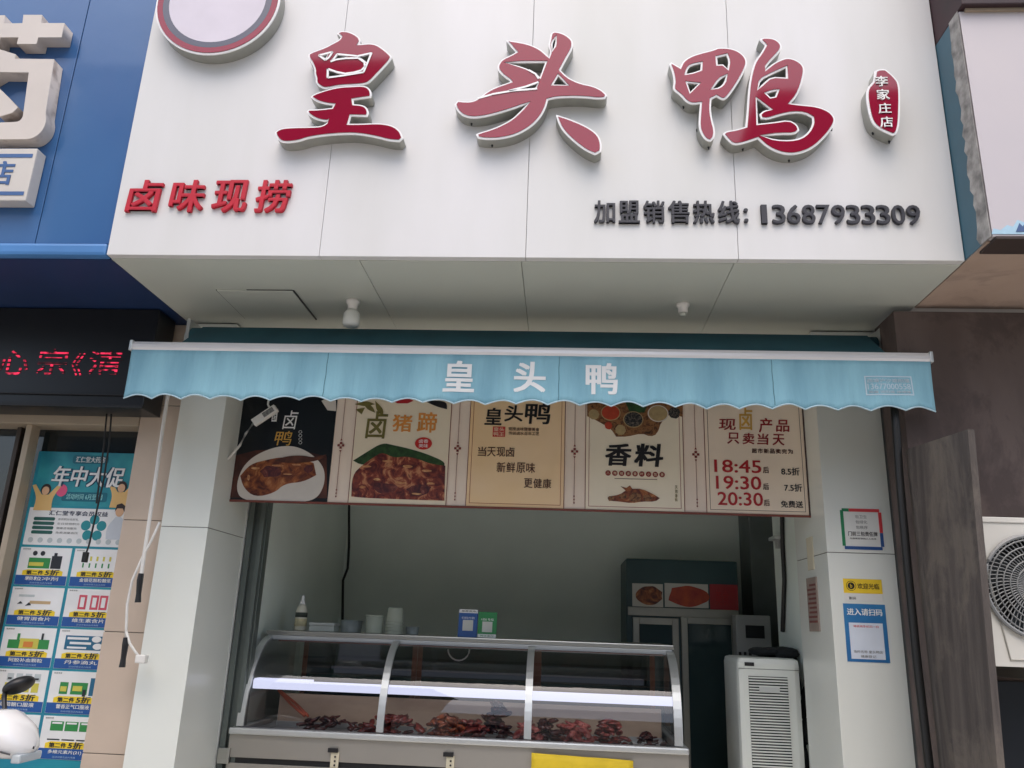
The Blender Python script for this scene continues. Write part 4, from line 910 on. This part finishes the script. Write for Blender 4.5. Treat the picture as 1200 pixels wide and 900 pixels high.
# promotion poster
PY = 3.325
po = thing('promotion_poster', 'tall turquoise and white pharmacy promotion poster on the glazed door', 'poster', (-2.1, PY, .9))
tq = mat('turquoise_print', (40, 150, 164), .4, rgb2=(30, 126, 150), scale=4)
pxR = tx0-.002
def pX(px, py): return onY(px, py, PY).x
def pZ(py, px=90): return onY(px, py, PY).z
pL = pX(44, 540)
PZ1, PZ0 = pZ(530), .62
plate('poster_sheet', pL, pxR-.001, PZ0, PZ1, PY, tq, po, .002)
fA = PY-.0022; fB = PY-.0034; fC = PY-.0046; fD = PY-.0058
prw, pry, prb = mat('print_white', (232, 232, 230), .45), mat('print_yellow', (238, 206, 50), .45), mat('print_blue', (34, 84, 152), .45)
dteal = mat('deep_teal_print', (22, 104, 122), .45)
# header
ht = plate('header_picture', pL+.015, pxR-.002, pZ(593), PZ1-.004, fA, mat('header_teal', (56, 160, 168), .4, rgb2=(28, 120, 140), scale=9), po, .001)
text('header_lettering', [tpx('年中大促', 62, 547, 146, 571, PY, .12)], fC, mat('deep_teal_shadow', (16, 66, 92), .45), ht, .0006, .075)
text('header_lettering', [tpx('年中大促', 62, 547, 146, 571, PY, .12)], fD, prw, ht, .0006, .02)
a = RX(86, 534, 128, 544, PY); slab2('header_badge', [rrect(*a, .012)], fB-.0008, fB, dteal, ht); text('header_lettering', [('汇仁堂大药房', a[0]+.015, a[1]-.015, a[2]+.006, a[3]-.006)], fC, prw, ht, .0006, .01)
a = RX(73, 577, 126, 588, PY); slab2('header_ribbon', [rrect(*a, .008)], fB-.0008, fB, dteal, ht); text('header_lettering', [('活动时间 6月至7月', a[0]+.02, a[1]-.02, a[2]+.008, a[3]-.008)], fC, mat('pale_teal_print', (150, 214, 214), .45), ht, .0006, .01)
pink = mat('print_pink', (226, 90, 130), .45); skin = mat('print_skin', (222, 178, 140), .45); hair = mat('print_hair', (50, 36, 34), .5)
c = onY(73, 575, PY); art2 = lambda n_, P_, Y_, m_, par: art(n_, P_, Y_, m_, par)
art2('balloon_picture', [ell(c.x, c.z, .024, .026)], fB, pink, ht)
for (cx, cy, s) in ((53, 583, 1), (142, 580, 1)):
    c = onY(cx, cy, PY)
    art2('figure_picture', [smooth_poly([(c.x-.04, c.z-.055), (c.x+.04, c.z-.055), (c.x+.034, c.z), (c.x+.065, c.z+.05), (c.x+.05, c.z+.055), (c.x+.015, c.z+.012), (c.x-.015, c.z+.012), (c.x-.05, c.z+.055), (c.x-.065, c.z+.05), (c.x-.034, c.z)])], fB, mat('print_apricot', (226, 186, 120), .45) if cx == 53 else bpy.data.materials['print_apricot'], ht)
    art2('figure_picture', [ell(c.x, c.z+.034, .022, .024)], fC, hair, ht); art2('figure_picture', [ell(c.x, c.z+.028, .016, .018)], fD, skin, ht)
# membership box
mx0_, mx1_ = pL+.012, pxR-.022; z1_, z0_ = pZ(596), pZ(640)
mbx = plate('membership_panel', mx0_, mx1_, z0_, z1_, fA, prw, po, .001)
Wd, H_ = mx1_-mx0_, z1_-z0_
text('lettering', [('汇仁堂专享会员权益', mx0_+Wd*.2, mx1_-Wd*.22, z0_+H_*.80, z0_+H_*.93)], fB, mat('print_navy', (30, 44, 74), .45), mbx, .0006, .02)
for k in range(4):
    zc = z0_+H_*(.70-k*.12); slab2('bullet_pill', [rrect(mx0_+Wd*.06, mx0_+Wd*.27, zc-H_*.045, zc+H_*.045, H_*.04)], fB-.0006, fB, mat('pill_green', (40, 92, 84), .45) if k == 0 else bpy.data.materials['pill_green'], mbx)
text('lettering', [(s, mx0_+Wd*.3, mx0_+Wd*(.5+.02*(k % 2)), z0_+H_*(.67-k*.12), z0_+H_*(.73-k*.12)) for k, s in enumerate(('会员积分兑好礼', '生日双倍积分', '健康咨询服务', '免费测量血压'))], fB, bpy.data.materials['grey_print'], mbx, .0006)
for k in range(5):
    a = math.radians(90+72*k); cx, cz = mx0_+Wd*.66+.036*math.cos(a), z0_+H_*.48+.036*math.sin(a)
    slab2('flower_picture', [ell(cx, cz, .021, .021, 18)], fB-.0006, fB, mat('flower_teal', (40, 140, 148), .45) if k == 0 else bpy.data.materials['flower_teal'], mbx)
dx, dz = mx0_+Wd*.89, z0_+H_*.2
art2('coat_picture', [smooth_poly([(dx-.04, dz), (dx+.035, dz), (dx+.034, dz+.07), (dx+.012, dz+.095), (dx-.012, dz+.095), (dx-.045, dz+.05)])], fB, mat('coat_grey', (202, 208, 214), .45), mbx)
art2('face_picture', [ell(dx, dz+.118, .018, .023)], fB, skin, mbx); art2('hair_picture', [smooth_poly([(dx-.021, dz+.115), (dx-.016, dz+.145), (dx+.004, dz+.152), (dx+.022, dz+.14), (dx+.021, dz+.115), (dx+.012, dz+.13), (dx-.012, dz+.13)])], fC, hair, mbx)
for k in range(10): art2('dot_picture', [ell(mx0_+Wd*(.07+k*.095), z0_+H_*.13, .011, .011, 14)], fB, mat('dot_grey', (188, 196, 196), .45) if k == 0 else bpy.data.materials['dot_grey'], mbx)
# offer cards: two columns, five rows
gw = mat('print_green', (52, 138, 72), .45); pinkr = mat('print_rose', (206, 84, 100), .45); dk = mat('print_dark', (40, 44, 50), .45); bl2 = mat('print_petrol', (40, 104, 136), .45); yel2 = mat('print_olive_yellow', (206, 196, 84), .45); ora = mat('print_orange', (214, 132, 60), .45)
xa0, xa1 = pL+.010, pX(86.5, 642)-.004
xb0, xb1 = pX(86.5, 642)+.010, pxR-.022
row_y = [642, 689, 736.5, 786, 839, 893]
prods = {(0, 0): '颗粒冲剂', (0, 1): '金银花颗粒糖浆', (1, 0): '健胃消食片', (1, 1): '维生素含片', (2, 0): '阿胶补血颗粒', (2, 1): '丹参滴丸', (3, 0): '葡萄糖口服液', (3, 1): '藿香正气口服液', (4, 0): '维生素咀嚼片', (4, 1): '多维元素片(21)'}
def card(r, c):
    x0, x1 = ((xa0, xa1), (xb0, xb1))[c]; z1 = pZ(row_y[r])-.003; z0 = pZ(row_y[r+1])+.006
    cd_ = plate('offer_card', x0, x1, z0, z1, fA, prw, po, .001); w, h = x1-x0, z1-z0
    plate('blue_band', x0+.001, x1-.001, z0+.001, z0+h*.25, fB, prb, cd_, .0006)
    slab2('yellow_band', [[(x0+w*.12, z0+h*.255), (x1-w*.1, z0+h*.255), (x1-w*.1, z0+h*.37), (x1-w*.18, z0+h*.41), (x0+w*.22, z0+h*.41), (x0+w*.12, z0+h*.37)]], fB-.0006, fB, pry, cd_)
    text('price_lettering', [('第二件', x0+w*.2, x0+w*.53, z0+h*.27, z0+h*.385), ('5折', x0+w*.56, x1-w*.16, z0+h*.26, z0+h*.415, .1)], fC, dk, cd_, .0006, .03)
    text('name_lettering', [(prods[(r, c)], x0+w*.2, x1-w*.16, z0+h*.12, z0+h*.22)], fC, prw, cd_, .0006, .015)
    text('caption_lettering', [('活动详情见店内海报', x0+w*.3, x1-w*.26, z0+h*.035, z0+h*.08)], fC, mat('pale_blue_print', (150, 180, 214), .45) if (r, c) == (0, 0) else bpy.data.materials['pale_blue_print'], cd_, .0006)
    text('caption_lettering', [('会员专享', x0+w*.04, x0+w*.2, z1-h*.07, z1-h*.03)], fB, bpy.data.materials['grey_print'], cd_, .0006)
    def pb(a0, a1, b0, b1, m_, Y_=fB): plate('product_picture', x0+w*a0, x0+w*a1, z0+h*b0, z0+h*b1, Y_, m_, cd_, .0006)
    k = (r, c)
    if k == (0, 0):
        pb(.2, .62, .44, .72, gw); pb(.64, .84, .44, .78, dk); pb(.22, .5, .5, .6, yel2, fC); pb(.68, .74, .7, .86, dk, fC)
        for q in (.3, .45): art2('product_picture', [ell(x0+w*q, z0+h*.84, .010, .010, 14)], fB, dk, cd_)
    elif k == (0, 1):
        for q in range(5): pb(.2+q*.13, .23+q*.13, .5, .62, gw); pb(.205+q*.13, .245+q*.13, .68, .8, yel2)
    elif k == (1, 0):
        slab2('product_picture', [[(x0+w*.14, z0+h*.54), (x0+w*.2, z0+h*.62), (x0+w*.25, z0+h*.56)]], fB-.0006, fB, dk, cd_); slab2('product_picture', [[(x0+w*.3, z0+h*.5), (x0+w*.37, z0+h*.6), (x0+w*.42, z0+h*.52)]], fB-.0006, fB, dk, cd_)
        pb(.38, .78, .56, .64, mat('print_tan', (190, 162, 120), .45)); pb(.15, .45, .74, .8, bpy.data.materials['dot_grey'])
    elif k == (1, 1):
        for q in (.26, .5, .68): pb(q, q+.16, .46, .84, pinkr); pb(q+.04, q+.12, .52, .78, prw, fC)
    elif k == (2, 0):
        pb(.12, .34, .46, .68, gw); pb(.34, .7, .46, .72, yel2); pb(.7, .9, .46, .7, gw); pb(.42, .6, .5, .64, ora, fC); pb(.28, .33, .68, .84, gw, fC); pb(.74, .78, .7, .86, dk, fC)
    elif k == (2, 1):
        pb(.14, .9, .48, .84, bl2); pb(.18, .6, .74, .8, prw, fC); pb(.24, .66, .62, .68, prw, fC); pb(.2, .58, .51, .56, prw, fC); art2('product_picture', [ell(x0+w*.76, z0+h*.76, .02, .012, 14)], fC, prw, cd_); art2('product_picture', [ell(x0+w*.8, z0+h*.58, .02, .012, 14)], fC, prw, cd_)
    elif k == (3, 0):
        for q in range(4): pb(.22+q*.17, .35+q*.17, .46, .68, yel2); pb(.24+q*.17, .36+q*.17, .72, .9, bpy.data.materials['dot_grey']); pb(.26+q*.17, .33+q*.17, .76, .8, dk, fC)
    elif k == (3, 1):
        pb(.2, .36, .46, .74, gw); pb(.22, .34, .52, .64, yel2, fC); pb(.42, .74, .46, .74, gw); pb(.46, .64, .54, .66, yel2, fC); pb(.78, .92, .44, .86, bl2); pb(.66, .72, .42, .58, dk, fC)
    elif k == (4, 0):
        pb(.3, .7, .46, .8, bpy.data.materials['dot_grey']); pb(.74, .9, .5, .74, dk)
    else:
        for q in (.16, .44, .72):
            pb(q, q+.25, .66, .88, gw); pb(q+.03, q+.22, .82, .86, yel2 if q == 0 else prw, fC); pb(q-.02, q+.22, .44, .47, dk)
for r in range(5):
    for c in range(2): card(r, c)
# cables in front of the pharmacy
bc = MB().tube([onY(x, y, 3.15) for x, y in ((134, 462), (131, 478), (128, 520), (122, 560), (113, 600), (104, 640), (101, 648))], .0035, 6)
bc.tube([onY(x, y, 3.15) for x, y in ((127, 462), (125.5, 480), (122, 520), (118, 552), (113, 590))], .0035, 6)
a = onY(100.5, 650, 3.15); bc.box(a.x-.01, a.x+.01, 3.142, 3.158, a.z-.03, a.z+.01, .003)
tag(bc.build('hanging_cable', cable_b), 'pair of thin black cables hanging in front of the turquoise poster', 'cable')
rod = thing('pull_rod', 'white rod with a black grip hanging beside the left pillar, nearer the pillar', 'pull rod', (-1.7, 3.12, 1.7))
MB().tube([onY(x, y, 3.12) for x, y in ((198, 455), (191, 500), (181, 570), (172, 630), (165.5, 674))], .0075, 8).build('rod', cable_w, rod)
MB().tube([onY(x, y, 3.12) for x, y in ((165.5, 672), (164, 680), (162.5, 696), (161.5, 706))], [.010, .012, .0095, .012], 10).build('grip', black_p, rod)
cr_ = thing('looped_cable', 'white cable with a black grip and a white plug looping lower beside the poster', 'cable', (-1.75, 3.12, 1.5))
MB().tube([onY(x, y, 3.12) for x, y in ((187, 612), (178, 632), (166, 655), (155, 680), (149, 708), (148, 735), (147.5, 749))], .005, 8).build('cord', cable_w, cr_, True)
MB().tube([onY(x, y, 3.12) for x, y in ((147.8, 747), (147, 755), (144.5, 772), (143, 782))], [.010, .012, .0095, .012], 10).build('grip', black_p, cr_)
MB().tube([onY(x, y, 3.12) for x, y in ((148, 740), (152, 754), (158, 763), (164, 771))], .005, 8).build('cord', cable_w, cr_, True)
a = onY(166, 772, 3.12); MB().box(a.x-.019, a.x+.02, 3.105, 3.135, a.z-.016, a.z+.014, .005, ).build('plug', cable_w, cr_)

# ------------------------------------------------------------------ the shop on the right
def weathered(name, c1, c2, c3, sc, st, amount=.6, bump=.4):
    m = mat(name, c1, .88, rgb2=c2, scale=sc, stretch=st, bump=bump, bscale=sc*9, detail=12, ramp=(.38, .62)); n_, l_ = m.node_tree.nodes, m.node_tree.links
    b_ = n_['Principled BSDF']; src = b_.inputs['Base Color'].links[0].from_socket
    tc_ = n_.new('ShaderNodeTexCoord'); mp = n_.new('ShaderNodeMapping'); mp.inputs['Scale'].default_value = (1.3, 1.3, .8); l_.new(tc_.outputs['Object'], mp.inputs[0])
    n2 = n_.new('ShaderNodeTexNoise'); n2.inputs['Scale'].default_value = 2.4; n2.inputs['Detail'].default_value = 14; n2.inputs['Roughness'].default_value = .68; n2.inputs['Distortion'].default_value = .6; l_.new(mp.outputs[0], n2.inputs['Vector'])
    cr = n_.new('ShaderNodeValToRGB'); cr.color_ramp.elements[0].position = .5; cr.color_ramp.elements[1].position = .58; cr.color_ramp.elements[0].color = (0, 0, 0, 1); cr.color_ramp.elements[1].color = (amount,)*3+(1,); l_.new(n2.outputs['Fac'], cr.inputs[0])
    mx = n_.new('ShaderNodeMixRGB'); mx.inputs[2].default_value = (*[lin(v) for v in c3], 1); l_.new(cr.outputs[0], mx.inputs[0]); l_.new(src, mx.inputs[1]); l_.new(mx.outputs[0], b_.inputs['Base Color'])
    return m
nb = thing('neighbouring_building', 'dark brown rendered wall of the shop on the right behind the outdoor unit', 'building', (2.4, 3.0, 0))
NX0 = onY(1054, 430, 2.91).x
MB().box(NX0, 5.5, 2.91, 3.1, 0, FZ-.03).build('wall', weathered('brown_render', (104, 91, 86), (88, 76, 72), (66, 57, 56), 3, (1.5, 1.5, .5), .55, .25), nb)
MB().box(XR1+.003, NX0+.03, 3.101, 3.4, 0, FZ-.03).build('gap_wall', dark_ret, nb)
NY = 2.37; NXL = 1.3225
MB().box(NXL+.002, 5.5, NY+.03, 2.95, FZ, FZ+.02).build('soffit', weathered('tan_soffit', (182, 160, 144), (170, 148, 132), (146, 128, 116), 3, (1, 1, 1), .5, .1), nb)
for px, py, pw in ((1165, 560, 0),): pass
X0, X1, Z0, Z1 = RX(1166, 800, 1290, 960, 2.9)
MB().box(X0, X1+.4, 2.895, 2.909, 0, Z1, .003).build('door', mat('dark_blue_door', (24, 30, 38), .3, var=.2), nb)
MB().box(1.31, 5.5, 3.42, 4.0, FZ+.05, 6.0).build('upper_wall', bpy.data.materials['upper_wall_render'], nb)
rs = thing('blank_signboard', 'blank off-white signboard with peeling edges on the right-hand shop', 'sign', (2.5, 2.6, FZ))
nzt = onY(1160, 13, NY).z
MB().box(NXL+.004, 5.5, NY, NY+.028, FZ+.004, nzt, .002).build('front_panel', mat('aged_white_panel', (204, 196, 196), .5, rgb2=(194, 188, 192), scale=1.2), rs)
MB().box(NXL, NXL+.02, NY+.06, FY-.01+.4, FZ+.005, nzt).build('side_panel', mat('teal_side_panel', (44, 88, 104), .4, var=.12, scale=5), rs)
rows = []
for k in range(30):
    z = FZ+.004+(nzt-FZ-.004)*k/29; rows.append([(NXL-.0015+random.uniform(0, .001), NY-.001, z), (NXL-.003, NY+.066+random.uniform(-.010, .012), z)])
MB().strip(rows).build('torn_edge', mat('torn_grey_strip', (176, 172, 166), .7, rgb2=(110, 108, 104), scale=26), rs).modifiers.new('t', 'SOLIDIFY').thickness = .002
MB().box(NXL+.001, NXL+.0215, NY+.0285, NY+.0595, FZ+.005, nzt).build('edge_frame', mat('edge_grey', (150, 146, 140), .6, var=.1), rs)
MB().box(NXL+.001, 5.5, NY-.03, 2.95, nzt+.004, nzt+.5, .004).build('dark_header', mat('dark_header', (40, 30, 32), .6, rgb2=(62, 36, 40), scale=5), rs)
MB().box(NXL+.02, 5.5, NY-.012, NY-.001, nzt-.006, nzt+.003).build('header_trim', mat('trim_tan', (150, 136, 118), .6), rs)
MB().box(NXL+.01, 5.5, NY-.008, NY+.1, FZ-.008, FZ+.003, .002).build('bottom_frame', mat('dark_brown_frame', (58, 46, 42), .6), rs)
tear = [(1162, 277), (1164, 268), (1172, 270), (1180, 264), (1187, 266), (1192, 258), (1203, 262), (1215, 256), (1230, 262), (1240, 277)]
slab2('paint_remnant', [[(q.x, max(q.z, FZ+.012)) for q in (onY(x, y, NY) for x, y in tear)]], NY-.002, NY-.0005, mat('pale_blue_remnant', (170, 204, 222), .6, var=.08, scale=30), rs)
slab2('paint_remnant', [[(q.x, q.z) for q in (onY(x, y, NY) for x, y in ((1190, 272), (1194, 262), (1198, 266), (1203, 258), (1212, 264), (1206, 272)))]], NY-.0035, NY-.0022, mat('navy_remnant', (70, 96, 140), .6), rs)
# weathered board
board_m = weathered('weathered_wood', (92, 85, 80), (72, 66, 63), (116, 107, 97), 14, (2.4, 2.4, .22), .55)
TLp, TRp = onY(1061, 527, 2.88), onY(1134, 503, 2.46)
BRp = onY(1169, 900, 2.46); 
bd = MB(); T_ = .02
def dn(p, q): s = (p.z-.0)/(p.z-q.z); return Vector((p.x+(q.x-p.x)*s, p.y+(q.y-p.y)*s, 0))
br_ = dn(TRp, BRp); bl_ = Vector((TLp.x+.0, TLp.y, 0))
nrm = (TRp-TLp).cross(Vector((0, 0, 1))).normalized()*T_
f8 = [TLp, TRp, br_, bl_]; b8 = [p - nrm for p in f8]
vv = [bd.b.verts.new(p) for p in f8+b8]
for q in ((0, 1, 2, 3), (7, 6, 5, 4), (0, 4, 5, 1), (1, 5, 6, 2), (2, 6, 7, 3), (3, 7, 4, 0)): bd.b.faces.new([vv[i] for i in q])
tag(bd.build('weathered_board', board_m), 'tall grey weathered board standing between the right pillar and the outdoor unit', 'board')
tag(MB().tube([onY(x, y, 2.86) for x, y in ((1044, 440), (1050, 500), (1054, 560), (1063, 660), (1074, 770), (1089, 900), (1100, 990))], .014, 10).build('drain_hose', cable_b, None, True), 'black hose running down beside the right pillar, left of the weathered board', 'hose')
# outdoor unit
ou = thing('outdoor_unit', 'white outdoor air-conditioning unit with a round grey fan grille on the right wall', 'air conditioner', (1.9, 2.75, 1.4))
OY = 2.6
X0, _, Z0, Z1 = RX(1152, 613, 1200, 781, OY); X1 = X0+.8
apm = mat('outdoor_white', (214, 212, 204), .4, var=.04, scale=4)
fc = onY(1214, 688, OY); FR = onY(1214, 688, OY).x-onY(1153, 686, OY).x
slab2('front_panel', [rrect(X0, X1, Z0, Z1, .006), ell(fc.x, fc.z, FR, FR, 56)], OY, OY+.006, apm, ou)
cs = MB(); cs.box(X0, X0+.006, OY+.0062, OY+.3, Z0, Z1); cs.box(X1-.006, X1, OY+.0062, OY+.3, Z0, Z1); cs.box(X0-.004, X1+.004, OY-.004, OY+.302, Z1+.0005, Z1+.018, .003); cs.box(X0+.0062, X1-.0062, OY+.0062, OY+.3, Z0, Z0+.01); cs.box(X0+.0062, X1-.0062, OY+.29, OY+.3, Z0+.0102, Z1)
cs.build('casing', apm, ou)
MB().lathe([(FR*.99, .10), (FR*.99, .11)], (fc.x, OY, fc.z), 40, 'Y').build('fan_cavity', dark_ret, ou)
fan = MB()
for k in range(3):
    a0 = k*2.094; fan.strip([[(fc.x+r*math.cos(a0+t), OY+.06+.05*t, fc.z+r*math.sin(a0+t)) for t in (0, .35, .7, 1.0)] for r in (FR*.22, FR*.6, FR*.93)])
fan.lathe([(FR*.24, .04), (FR*.24, .1)], (fc.x, OY, fc.z), 20, 'Y')
fan.build('fan', mat('fan_grey', (70, 76, 80), .5), ou).modifiers.new('t', 'SOLIDIFY').thickness = .003
gr = MB()
for k in range(1, 8):
    r = FR*(k/7.6); gr.tube([(fc.x+r*math.cos(t*.1963), OY-.012, fc.z+r*math.sin(t*.1963)) for t in range(33)], .0022, 4, False)
for k in range(64):
    a = k*2*math.pi/64; gr.tube([(fc.x+FR*q*math.cos(a+.35*(q-.2)), OY-.010, fc.z+FR*q*math.sin(a+.35*(q-.2))) for q in (.2, .45, .7, .99)], .0016, 4, False)
gr.tube([(fc.x+FR*math.cos(t*.1309), OY-.008, fc.z+FR*math.sin(t*.1309)) for t in range(49)], .006, 6, False)
gr.lathe([(FR*.19, -.014), (FR*.19, -.008)], (fc.x, OY, fc.z), 20, 'Y')
gr.build('fan_grille', mat('grille_grey', (140, 142, 142), .45), ou)
em = MB()
e0, e1, e2, e3 = onY(1161, 622, OY), onY(1157, 700, OY), onY(1176, 775, OY), onY(1200, 776, OY)
em.tube([(X0+.02, OY-.001, Z1-.03), (X0+.022, OY-.001, (Z0+Z1)/2+.05), (X0+.055, OY-.001, Z0+.02), (X0+.35, OY-.001, Z0+.02)], .0035, 6)
em.build('embossed_edge', mat('emboss_grey', (170, 168, 160), .5), ou)
bk = MB()
for xx in (X0+.12, X1-.12): bk.box(xx-.015, xx+.015, OY+.02, 2.909, Z0-.035, Z0-.001, .002); bk.box(xx-.015, xx+.015, 2.88, 2.909, Z0-.3, Z0-.0355, .002)
bk.build('wall_bracket', mat('bracket_grey', (120, 118, 112), .5, metal=.4), ou)

# ------------------------------------------------------------------ scooter
SYC = 2.35
sx_ = onY(38, 866, SYC).x
sc_ = thing('scooter', 'white motor scooter with black mirrors parked at the left before the poster', 'scooter', (sx_-.7, SYC, 0))
sw = mat('scooter_white', (232, 230, 228), .2, var=.015, coat=.6)
def loft(secs, name, m, parent, n=14):   # sections: (x, yc, zc, hy, hz, power)
    rows = []
    for (x, yc, zc, hy, hz, pw) in secs:
        row = []
        for k in range(n+1):
            a = 2*math.pi*k/n; c_, s__ = math.cos(a), math.sin(a)
            row.append((x, yc+hy*math.copysign(abs(c_)**pw, c_), zc+hz*math.copysign(abs(s__)**pw, s__)))
        rows.append(row)
    mb = MB().strip(rows)
    return mb.build(name, m, parent, True)
hz_ = onY(20, 866, SYC).z
loft([(sx_+.008, SYC, hz_-.02, .004, .004, 1), (sx_, SYC, hz_-.018, .04, .02, .8), (sx_-.03, SYC, hz_-.004, .075, .045, .8), (sx_-.08, SYC, hz_+.012, .095, .062, .85), (sx_-.14, SYC, hz_+.012, .10, .062, .85), (sx_-.20, SYC, hz_-.005, .085, .045, .85), (sx_-.25, SYC, hz_-.02, .04, .02, 1), (sx_-.255, SYC, hz_-.02, .004, .004, 1)], 'handlebar_cowl', sw, sc_)
MB().tube([(sx_-.25, SYC-.03, hz_-.024), (sx_-.2, SYC-.086, hz_-.018), (sx_-.12, SYC-.101, hz_-.008), (sx_-.06, SYC-.09, hz_-.014), (sx_-.015, SYC-.062, hz_-.03)], .0025, 5).build('cowl_seam', mat('seam_dark', (70, 70, 72), .6), sc_)
MB().box(sx_-.02, sx_+.006, SYC-.05, SYC+.05, hz_-.055, hz_-.032, .006).build('headlight', mat('lamp_lens', (190, 198, 202), .1, coat=.8), sc_)
for s in (-1, 1):
    MB().tube([(sx_-.15, SYC+s*.08, hz_-.005), (sx_-.19, SYC+s*.2, hz_+.005), (sx_-.23, SYC+s*.33, hz_-.01)], .016, 10).build('grip', black_p, sc_)
    mm = MB().tube([(sx_-.17, SYC+s*.13, hz_+.01), (sx_-.23, SYC+s*.19, hz_+.08), (sx_-.26, SYC+s*.23, hz_+.11)], .007, 8).build('mirror_stalk', black_p, sc_)
    MB().ball((sx_-.225, SYC+s*.24, hz_+.118), .055, (.8, .9, .42), 3, 0, Matrix.Rotation(-.5, 3, 'Y')).build('mirror', black_p, mm, True)
    MB().ball((sx_-.03, SYC+s*.13, hz_-.13), .04, (1.3, .7, .7), 2).build('turn_signal', mat('smoked_lens', (60, 52, 48), .15, coat=.6) if s < 0 else bpy.data.materials['smoked_lens'], sc_, True)
loft([(sx_+.06, SYC, .62, .02, .05, 1), (sx_+.04, SYC, .66, .11, .20, .8), (sx_-.02, SYC, .70, .18, .30, .8), (sx_-.10, SYC, .66, .20, .34, .7), (sx_-.16, SYC, .62, .19, .33, .7), (sx_-.18, SYC, .62, .02, .05, 1)], 'leg_shield', sw, sc_)
loft([(sx_-.14, SYC, .30, .16, .04, .6), (sx_-.5, SYC, .28, .17, .05, .6), (sx_-.62, SYC, .34, .16, .08, .6)], 'footboard', mat('scooter_grey', (70, 70, 72), .6), sc_)
loft([(sx_-.55, SYC, .5, .02, .05, 1), (sx_-.58, SYC, .5, .14, .2, .7), (sx_-.8, SYC, .58, .18, .18, .75), (sx_-1.1, SYC, .64, .16, .15, .8), (sx_-1.32, SYC, .7, .07, .06, .9), (sx_-1.34, SYC, .7, .01, .01, 1)], 'rear_body', sw, sc_)
loft([(sx_-.56, SYC, .73, .02, .02, 1), (sx_-.58, SYC, .74, .12, .04, .7), (sx_-.85, SYC, .78, .14, .045, .7), (sx_-1.15, SYC, .82, .12, .045, .8), (sx_-1.22, SYC, .83, .02, .01, 1)], 'seat', black_p, sc_)
for wx in (sx_+.06, sx_-1.02):
    w_ = MB().lathe([(.13, -.045), (.2, -.045), (.225, -.02), (.225, .02), (.2, .045), (.13, .045)], (wx, SYC, .225), 28, 'Y').build('tyre', mat('tyre_rubber', (30, 30, 30), .8) if wx > sx_ else bpy.data.materials['tyre_rubber'], sc_, True)
    MB().lathe([(.02, -.05), (.125, -.03), (.128, .03), (.02, .05)], (wx, SYC, .225), 20, 'Y').build('rim', alu, w_, True)
loft([(sx_+.27, SYC, .37, .03, .02, .8), (sx_+.16, SYC, .47, .07, .03, .8), (sx_+.02, SYC, .48, .075, .035, .8), (sx_-.1, SYC, .42, .06, .03, .8)], 'front_fender', sw, sc_)
for s in (-1, 1): MB().tube([(sx_+.06, SYC+s*.07, .225), (sx_-.02, SYC+s*.06, .55)], .016, 8).build('fork', alu, sc_)
MB().tube([(sx_-.7, SYC+.17, .28), (sx_-.74, SYC+.2, .003)], .012, 8).build('stand', black_p, sc_)

# ------------------------------------------------------------------ across the street (mirrored in the glass and letters)
pane_m = mat('opposite_window', (50, 60, 66), .1)
def opposite(x0, x1, h, col, label, y=-12.5):
    t = thing('opposite_building', label, 'building', ((x0+x1)/2, y, 0))
    MB().box(x0, x1, y-8, y, -.14, h).build('wall', col, t)
    MB().box(x0-.2, x1+.2, y-8.2, y+.3, h+.002, h+.3).build('cornice', col, t)
    first = None; nx = max(2, int((x1-x0)/3)); nf = int((h-.8)/3)
    for f in range(nf):
        for k in range(nx):
            cx = x0+(x1-x0)*(k+.5)/nx; z = 1.0+f*3.0
            if first is None:
                first = MB().box(-.8, .8, 0, .06, 0, 1.6).build('window', pane_m, t)
                first.location = (cx, y+.002, z)
            else:
                o = first.copy(); COL.objects.link(o); o.location = (cx, y+.002, z)
opposite(-13, -3.9, 15.0, mat('opposite_brown', (112, 98, 86), .8), 'tall brownish building across the street on the left')
opposite(-3.8, 4.7, 5.2, mat('opposite_beige', (196, 182, 162), .8), 'low beige building across the street in the middle')
opposite(4.8, 13, 14.0, mat('opposite_grey', (112, 106, 100), .8), 'tall grey-brown building across the street on the right')

# centre the origin of top-level single-mesh things on their base
bpy.context.view_layer.update()
for o in list(COL.objects):
    if o.type == 'MESH' and o.parent is None and o.get('kind') != 'structure':
        v = [q.co for q in o.data.vertices]
        c = Vector((sum(p.x for p in v)/len(v), sum(p.y for p in v)/len(v), min(p.z for p in v)))
        o.data.transform(Matrix.Translation(-c)); o.location = c
